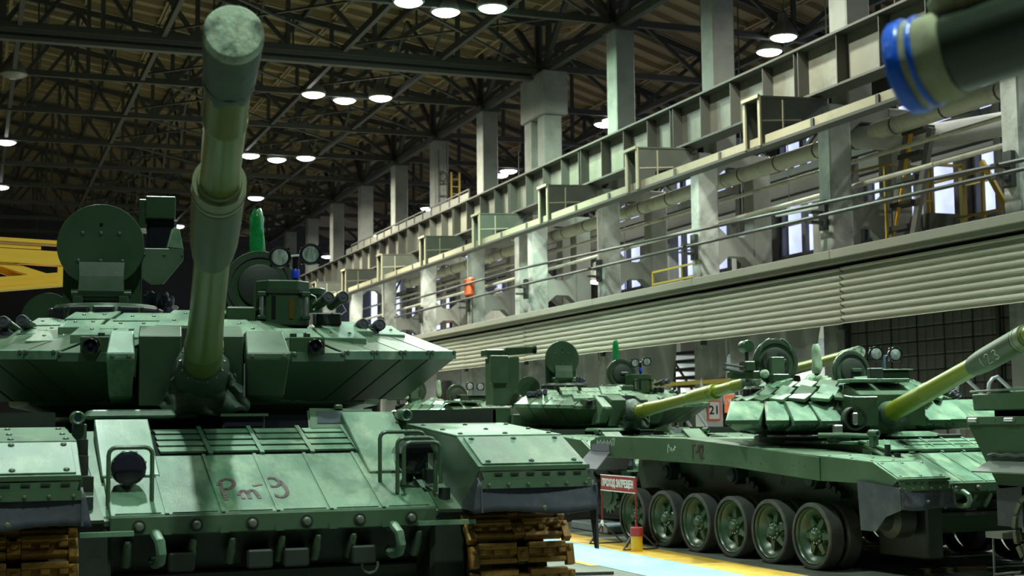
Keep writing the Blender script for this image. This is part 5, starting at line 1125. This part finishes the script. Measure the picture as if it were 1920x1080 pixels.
    searchlight(tank, TM, .72, .20, 2.63, .085); searchlight(tank, TM, .98, .20, 2.62, .085); MB(TM).cyl(T(.72,.12,2.6),T(.98,.12,2.6),.018,n=8).build('light_crossbar', STEELM, tank); MB(TM).cyl(T(.85,.14,2.4),T(.85,.14,2.62),.024,n=8).build('light_post', BLUEC, tank)
    TM = T0
    tubes(tank, TM, [(1.18,.62,2.02,.3,1,.25),(1.29,.58,2.0,.3,1,.25),(1.38,.5,1.98,.3,1,.25)])
    MB(TM).box(-.05,.12,-1.05,-.95,2.16,2.30).build('sight_post', PAINTD, tank, bevel=.01)
    MB(TM).prism([T(-1.0,-1.2,1.62),T(1.0,-1.2,1.62),T(.85,-1.75,1.66),T(-.85,-1.75,1.66)],[T(-1.0,-1.2,2.02),T(1.0,-1.2,2.02),T(.85,-1.75,2.0),T(-.85,-1.75,2.0)]).build('bustle_bin', PAINT, tank, bevel=.02)
    return TM
# ================================================================== the tanks in their rows
def tank_empty(label, x, y, rz):           # (x, y) = turret ring centre on the floor
    c, s = math.cos(rz), math.sin(rz); return thing('battle_tank', label, 'tank', (x + s*2.95, y - c*2.95, 0), rz, 'battle tanks parked in the hall')
tA = tank_empty('large dark green tank filling the left foreground, maroon nine on its glacis', 1.588, 10.85, 0)
hull(tA, .22, 'A', text=True, tracksm=LINKR); turretA(tA, .22, R(7.2), R(12.0))

tB = tank_empty('green tank at right without tracks, showing its bare road wheels', 10.42, 15.85, R(3.2))
hull(tB, 0, 'B', front=False); wheels(tB); turretB(tB, 0, R(13.5), R(13.0), marks=True)
def side_plate():
    # long dished side skirt with rivets, brushed and chalked marks
    poly = [(1.02,1.01),(1.02,1.27),(2.5,1.37),(3.9,1.455),(6.3,1.475),(6.62,1.40),(6.62,1.20),(3.0,1.13)]
    sp = MB().prism([(-1.735,a,b) for a,b in poly],[(-1.72,a,b) for a,b in poly]).build('side_skirt', PAINT, tB, bevel=.003)
    for k in range(24):
        y = 1.3+.22*k; link('rivet', RIVET, sp, frame((-1.735,y,1.165+.02*min(1,max(0,(y-1)/3))),(-1,0,0)))
        if k % 3 == 0: link('rivet', RIVET, sp, frame((-1.735,y+.1,1.30 if y > 2 else 1.2),(-1,0,0)))
    U = Vector((0,-.10,0)); V = Vector((0,0,.16))
    for nm_, st_ in (('painted_letter',[[(0,0),(0,1)],[(0,1),(.55,1)]]),('painted_dash',[[(.7,.5),(.95,.5)]]),('painted_digit',[[(1.2,1),(1.15,.5)],[(1.15,.5),(1.5,.5)],[(1.5,1),(1.5,0)]]),('painted_digit',[[(1.8,.8),(2.0,1),(2.2,.8),(1.85,.05)],[(1.8,0),(2.3,0)]])):
        strokes(st_,(-1.737,3.72,1.21),U*1.15,V,.024,MAROON2,nm_,sp)
    strokes([[(0,0),(.1,.8),(.4,.5)],[(.5,.2),(.8,.5),(1.0,.1)],[(1.2,.3),(1.9,.6)],[(1.5,.2),(1.6,.7)]],(-1.737,4.35,1.27),U*1.1,V*.8,.014,CHALK,'chalk_scribble',sp)
    w = []
    for k in range(9): w.append([(k*.42,.2+.5*((k*7) % 3)/3),(k*.42+.15,.9-.3*((k*5) % 2)),(k*.42+.3,.1+.2*((k*3) % 3)/2)])
    strokes(w+[[(3.8,0),(4.2,1.2)],[(4.2,0),(4.5,1.2)],[(3.7,1.1),(4.5,1.2)]],(-1.737,6.4,1.34),U*1.25,V*.55,.010,CHALK,'chalk_writing',sp,label='scrawled white chalk writing')
    # grey rubber at the rear corner
    fl_ = MB().slab([(-1.74,6.62,1.26),(-1.74,5.98,1.26),(-1.98,5.95,1.02),(-1.98,6.66,1.02)],(-.7,0,.7),.012).build('rear_flap', mat_once2('dusty_grey_rubber',(0.13,0.13,0.15),.7), tB, label='dusty grey rubber flap at the rear corner')
    MB().box(-1.75,-1.735,6.0,6.55,1.26,1.36).build('flap_strip', mat_once2('dusty_grey_rubber',(0.13,0.13,0.15),.7), fl_)
    MB().slab([(-1.72,6.64,1.22),(-1.02,6.64,1.22),(-1.02,6.85,.98),(-1.72,6.85,.98)],(0,.7,.7),.012).build('rear_flap', mat_once2('dusty_grey_rubber',(0.13,0.13,0.15),.7), tB)
    # return rollers, dampers and chalked numbers on the hull side
    for y in (2.0,3.7,5.4):
        MB().lathe((-1.0,y,.98),(-9,y,.98),[(0,.12),(.16,.12),(.16,.09),(.20,.085),(.22,.03)],20).build('return_roller', PAINTD, tB, smooth=True)
        for k in range(3): MB().cyl((-1.0,y-.28-.1*k,.92-.05*k),(-1.12,y-.28-.1*k,.92-.05*k),.045,n=10).build('damper_boss', PAINTD, tB)
    UU = Vector((0,-.09,0)); VV = Vector((0,0,.17))
    strokes([[(0,.8),(.2,1),(.2,0)],[(.75,.0),(.55,.3),(.55,.7),(.75,1),(.95,.7),(.95,.3),(.75,0)]],(-1.003,4.55,.90),UU*1.2,VV,.012,PCHALK,'chalked_number',tB,label='chalked number ten')
    strokes([[(.4,.5),(.1,.7),(.4,1),(.7,.7),(.4,.5),(.05,.25),(.4,0),(.75,.25),(.4,.5)]],(-1.003,2.85,.88),UU*1.1,VV*1.1,.012,PCHALK,'chalked_number',tB,label='chalked number eight')
    strokes([[(0,.8),(.15,1),(.15,.2)],[(.5,.8),(.65,1),(.65,.2)]],(-1.003,5.9,1.02),UU,VV*.8,.012,PCHALK,'chalked_number',tB,label='chalked number eleven')
side_plate()
# roof clutter of that hull: tow rope tube and dozer lever beside the glacis
MB().tube([(-1.25,1.7,1.50),(-1.0,1.5,1.50),(-.8,1.42,1.49),(-.62,1.40,1.49)],.03,8).build('tool_handle', PAINT, tB, smooth=True)
MB().tube([(-1.55,2.3,1.49),(-1.25,1.95,1.49),(-.95,1.70,1.49)],.014,6).build('tow_cable', STEELD, tB); MB().tube([(.52,.82,1.36),(.50,.70,1.45),(.45,.62,1.43),(.43,.55,1.34)],.05,9).build('front_bracket', PAINTG, tB, smooth=True)

tM = tank_empty('green tank parked behind the trackless one, its yellow-green gun pointing right', 10.42, 23.4, R(2.0))
hull(tM, 0, 'A'); turretA(tM, 0, R(6), R(5.0), weapon=False, evacm=BARREL, barm=BARREL, gunL=4.6)
TMm = Matrix.Translation((0,2.95,0)) @ Matrix.Rotation(-R(4),4,'Z')
# its panoramic sight tower and muzzle brake box on the left roof
tw = MB(TMm).prism([(-1.70,.92,1.98),(-1.18,.92,1.98),(-1.14,1.35,1.98),(-1.70,1.35,1.98)],[(-1.70,.92,2.86),(-1.18,.92,2.86),(-1.14,1.35,2.86),(-1.70,1.35,2.86)]).build('sight_tower', PAINT, tM, bevel=.02)
MB(TMm).box(-1.76,-1.42,.83,.92,2.38,2.88).build('tower_plate', PAINT, tw, bevel=.01); MB(TMm).box(-1.80,-1.45,.95,1.3,2.86,3.0).build('tower_frame', PAINTG, tw, bevel=.02)
MB(TMm).prism([(-1.42,1.0,2.88),(-1.42,1.08,2.88),(-1.42,1.08,3.03),(-1.42,1.0,3.03)],[(-.95,.75,2.92),(-.95,.83,2.92),(-.95,.83,3.04),(-.95,.75,3.04)]).build('tower_beam', PAINTG, tw, bevel=.01); MB(TMm).lathe((-.96,.79,2.98),(9,-4,2.98),[(0,.07),(.05,.075),(.06,.055)],14).build('tower_lens', SLOT, tw)
tubes(tM, TMm, [(-1.50+.10*(k % 3),.50-.02*(k//3),2.16-.14*(k//3),-.25,1,.18) for k in range(7)])
MB(TMm).box(-1.75,-1.25,-.38,.25,1.62,1.82).build('side_bin', PAINT, tM, bevel=.01); MB(TMm).box(-2.3,-1.75,-.25,.3,1.66,1.95).build('side_bin', PAINTG, tM, bevel=.02)

tF = tank_empty('far tank with pale armour bricks, glimpsed behind the middle tank', 10.3, 31.6, R(1.0))
hull(tF, 0, 'B', front=False); turretB(tF, 0, R(2), R(3), gunL=4.6)
tH = thing('hidden_tank_barrel','yellow-green capped gun barrel rising behind the roof of the trackless tank','gun barrel',(13.462,22.762,0))  # gun of a tank hidden from view, built without that tank
P0, P1 = Vector((0.04,.27,2.44)), Vector((-.594,-3.77,2.714)); Ld = (P1-P0).length
MB().lathe(P0,P1,[(0,.10),(1.0,.098),(2.2,.09),(Ld-.40,.085)],24).build('barrel_tube', BARREL, tH, smooth=True)
MB().lathe(P0,P1,[(Ld-.62,.088),(Ld-.60,.096),(Ld-.05,.100),(Ld,.095),(Ld+.004,.05)],24).build('muzzle_cover', CANVAS, tH, smooth=True)
MB().box(-.18,.22,-.25,.35,0,2.40).build('cradle_stand', PAINTD, tH, bevel=.04); MB().box(-.28,-.08,-1.25,-1.05,0,2.44).build('cradle_post', PAINTD, tH, bevel=.03)  # unseen supports added in place of the hidden tank

# next tank in the row: only its rear corner with running gear enters at the right edge
tR = thing('tank_rear', 'dark green tank rear with rusty-edged sprocket and track at the right edge', 'tank', (11.25,12.25,0), R(0), 'battle tanks parked in the hall')
# frame: y = 0 is the tail, body runs toward the viewer (-y)
MB().prism([(-1.0,.0,.75),(-1.0,.05,1.42),(-1.0,-6.2,1.42),(-1.0,-6.2,.45),(-1.0,-.5,.45)],[(1.0,.0,.75),(1.0,.05,1.42),(1.0,-6.2,1.42),(1.0,-6.2,.45),(1.0,-.5,.45)]).build('hull_body', PAINTD, tR)
q = [(.02,1.70),(.0,1.58),(-.42,.98),(-1.1,1.05),(-6.0,1.05),(-6.0,1.70)]
MB().prism([(-1.66,a,b) for a,b in q],[(-1.05,a,b) for a,b in q]).build('sponson_plate', PAINTG, tR, bevel=.006)
MB().box(-1.68,-1.05,-6.0,.02,1.62,1.70).build('sponson_flange', PAINT, tR, bevel=.004)
for k in range(6): link('bolt', DBOLTME, tR, frame((-1.68,-.12-.3*k,1.66),(-1,0,0)))
for k in range(3): MB().cyl((-1.70,-.05-.55*k,1.665),(-1.70,-.18-.55*k,1.665),.022,n=10).build('hinge_pin', CHROME, tR)
st_ = [(-.02,1.76),(-.0,1.93),(-2.6,1.97),(-2.6,1.76)]
MB().prism([(-1.62,a,b) for a,b in st_],[(-1.05,a,b) for a,b in st_]).build('stowage_bin', PAINT, tR, bevel=.012)
MB().tube([(-1.63,.0,1.955),(-1.63,-1.3,1.975),(-1.63,-2.6,1.99)],.012,6).build('bin_rim', PAINTW, tR); MB().box(-1.5,-1.1,-2.4,-.2,1.70,1.77).build('bin_foot', SLOT, tR)
MB().slab([(-1.67,-.30,1.26),(-1.67,-2.5,1.26),(-1.86,-2.5,1.16),(-1.86,-.26,1.16)],(-.5,0,.9),.015).build('side_flap', mat_once2('grey_green_flap',(0.13,0.16,0.13),.6), tR)
MB().tube([(-1.69,-.32-.1*k,1.31+.015*(k % 2)) for k in range(22)],.02,6).build('tow_cable', STEELD, tR)
MB().box(-1.66,-1.64,-.75,-.38,.62,1.02).build('mud_flap', RUBBER, tR); MB().box(-1.62,-1.1,-.42,-.38,.62,1.02).build('mud_flap', RUBBER, tR)
cy_, cz_, rr_ = -1.02, .60, .36
sprocket(tR,-1,cy_,cz_,.30); MB().lathe((-1.60,cy_,cz_),(-9,cy_,cz_),[(0,.16),(.05,.15),(.07,.06)],16).build('sprocket_hub', PAINTG, tR, smooth=True)
for k in range(8):
    a = R(45*k); MB().box(-1.66,-1.62,-.02,.02,0,.01); bar('sprocket_spoke',(-1.63,cy_+.1*math.cos(a),cz_+.1*math.sin(a)),(-1.63,cy_+.28*math.cos(a),cz_+.28*math.sin(a)),.05,.07,PAINT,tR,up=(1,0,0))
npt = int(math.pi*1.25*rr_/.137)
def rl(y,z,dy,dz_,ny,nz):
    d = Vector((0,dy,dz_)); nn_ = Vector((0,ny,nz)); x = d.cross(nn_)
    link('track_link', LINKS, tR, Matrix(((x.x,d.x,nn_.x,-1.37),(x.y,d.y,nn_.y,y),(x.z,d.z,nn_.z,z),(0,0,0,1))))
for k in range(11):
    a = R(100-22*k); rl(cy_+rr_*math.cos(a),cz_+rr_*math.sin(a),math.sin(a),-math.cos(a),math.cos(a),math.sin(a))
for k in range(32): rl(cy_-.10-.137*k,cz_+rr_+.01,1,0,0,1); rl(cy_-.55-.137*k,.055,-1,0,0,-1)
for k in range(3): rl(cy_-.17-.12*k,cz_-rr_*.93-.035*k,-.96,-.25,.25,-.96)
MB().box(-1.75,-1.35,-.55,-.30,.50,.56).build('step_plate', STEELM, tR); MB().tube([(-1.7,-.35,.5),(-1.7,-.35,.12),(-1.7,-.55,.12),(-1.7,-.75,.20),(-1.7,-.36,.14)],.012,6).build('step_frame', STEELM, tR)
hd = MB().lathe((-1.42,-.86,1.97),(-1.42,-.86,9),[(0,.10),(.08,.135),(.2,.14),(.28,.10),(.31,.03)],18).build('covered_lamp', PAINTD, tR, smooth=True)
for k in range(4): MB().lathe((-1.42,-.86,2.08+.05*k),(-1.42,-.86,9),[(0,.14),(.02,.148),(.04,.14)],18).build('lamp_rib', PAINTG, hd, smooth=True)

# near gun barrel pointing in from the upper right, out of focus
mz = Vector((1.809,2.468,2.424)); bd = Vector((.50,-.845,.155)).normalized()
nb = thing('near_gun_barrel','blurred dark green gun barrel reaching in at the upper right, blue tape at its muzzle','gun barrel',mz,0)
MB().lathe((0,0,0),bd,[(.02,.070),(.02,.080),(.10,.082),(.12,.086),(4.6,.088)],36).build('barrel_tube', mat('near_dark_green_gloss',(0.022,0.034,0.022),.24,col2=(0.028,0.042,0.026),scale=5), nb, smooth=True)
n = 26; rings = []
for j, (t,k) in enumerate(((-.012,.30),(-.012,.90),(.0,.97),(.03,1.0),(.06,.99),(.085,1.02),(.105,.94))):
    d = bd; a_ = d.cross(Vector((0,0,1))).normalized(); b_ = a_.cross(d)
    rings.append([d*t + (a_*math.cos(q)+b_*math.sin(q))*.093*k*(1+.03*math.sin(5*q+j)) for q in [2*math.pi*i/n for i in range(n)]])
MB().loft(rings).build('canvas_wrap', TAPE, nb, smooth=True)
MB().lathe(bd*.0,bd*2,[(-.010,.094),(-.004,.100),(.018,.101),(.024,.097)],30).build('tape_band', BLUET, nb, smooth=True); MB().lathe(bd*.04,bd*2,[(0,.0965),(.003,.0985),(.008,.0985),(.011,.0965)],30).build('tape_band', BLUET, nb, smooth=True)
rings = []
for j, (t,k) in enumerate(((.10,.3),(.13,.9),(.20,1.05),(.28,1.0),(.33,.6),(.35,.1))):
    rings.append([bd*(t-.03) + Vector((-.015,0,.10)) + (a_*math.cos(q)*.05+b_*math.sin(q)*.045)*k*(1+.1*math.sin(3*q+j)) for q in [2*math.pi*i/18 for i in range(18)]])
MB().loft(rings).build('canvas_knot', TAPE, nb, smooth=True)
e_ = bd*4.6; MB().box(e_.x-.35,e_.x+.45,e_.y-.5,e_.y+.1,-2.44,.22).build('gun_mount', PAINTD, nb, bevel=.05)

# ================================================================== sign stand and bollard by the lane
sg = thing('no_entry_sign','red board lettered in white on two thin trestle legs beside the lane','sign',(8.27,18.0,0), R(0))
# board lies along y, facing -x
MB().box(-.012,.012,-.56,.56,.73,.95).build('board', REDP, sg); 
for z in (.735,.945): bar('board_edge',(-.014,-.56,z),(-.014,.56,z),.008,.012,WHITE,sg)
text_mesh('ПРОХОД ЗАПРЕЩЕН',.138,WHITE,'lettering',sg,Matrix.Translation((-.016,0,.838)) @ Matrix.Rotation(R(-90),4,'Z') @ Matrix.Rotation(R(90),4,'X'),bold=.004,sx=.72)
for y in (-.55,.55):
    MB().cyl((0,y,.12),(0,y,.95),.012,n=8).build('post', REDD, sg)
    for (dx,dy) in ((-.25,-.12),(.25,-.12),(-.02,.28)): bar('trestle_leg',(0,y,.28),(dx,y+dy,.01),.02,.02,STEELD,sg)
    bar('foot_bar',(-.25,y-.12,.012),(.25,y-.12,.012),.02,.02,STEELD,sg); MB().lathe((0,y,.24),(0,y,1),[(0,.03),(.05,.024),(.08,.014)],10).build('post_socket', REDD if y < 0 else WHITE, sg, smooth=True)
bo = thing('bollard_can','small bollard can painted red above and yellow below by the lane','bollard',(8.13,17.15,0))
MB().lathe((0,0,0),(0,0,1),[(0,.076),(.20,.076)],24).build('yellow_base', YCAN, bo, smooth=True); MB().lathe((0,0,.20),(0,0,1),[(0,.083),(.11,.083),(.115,.07),(.11,.02)],24).build('red_top', REDP, bo, smooth=True)
pl = tag(bar('floor_plank',(6.0,14.9,.02),(6.7,14.75,.02),.05,.03,STEELD),'short dark strip lying on the floor beside the front track','plank')
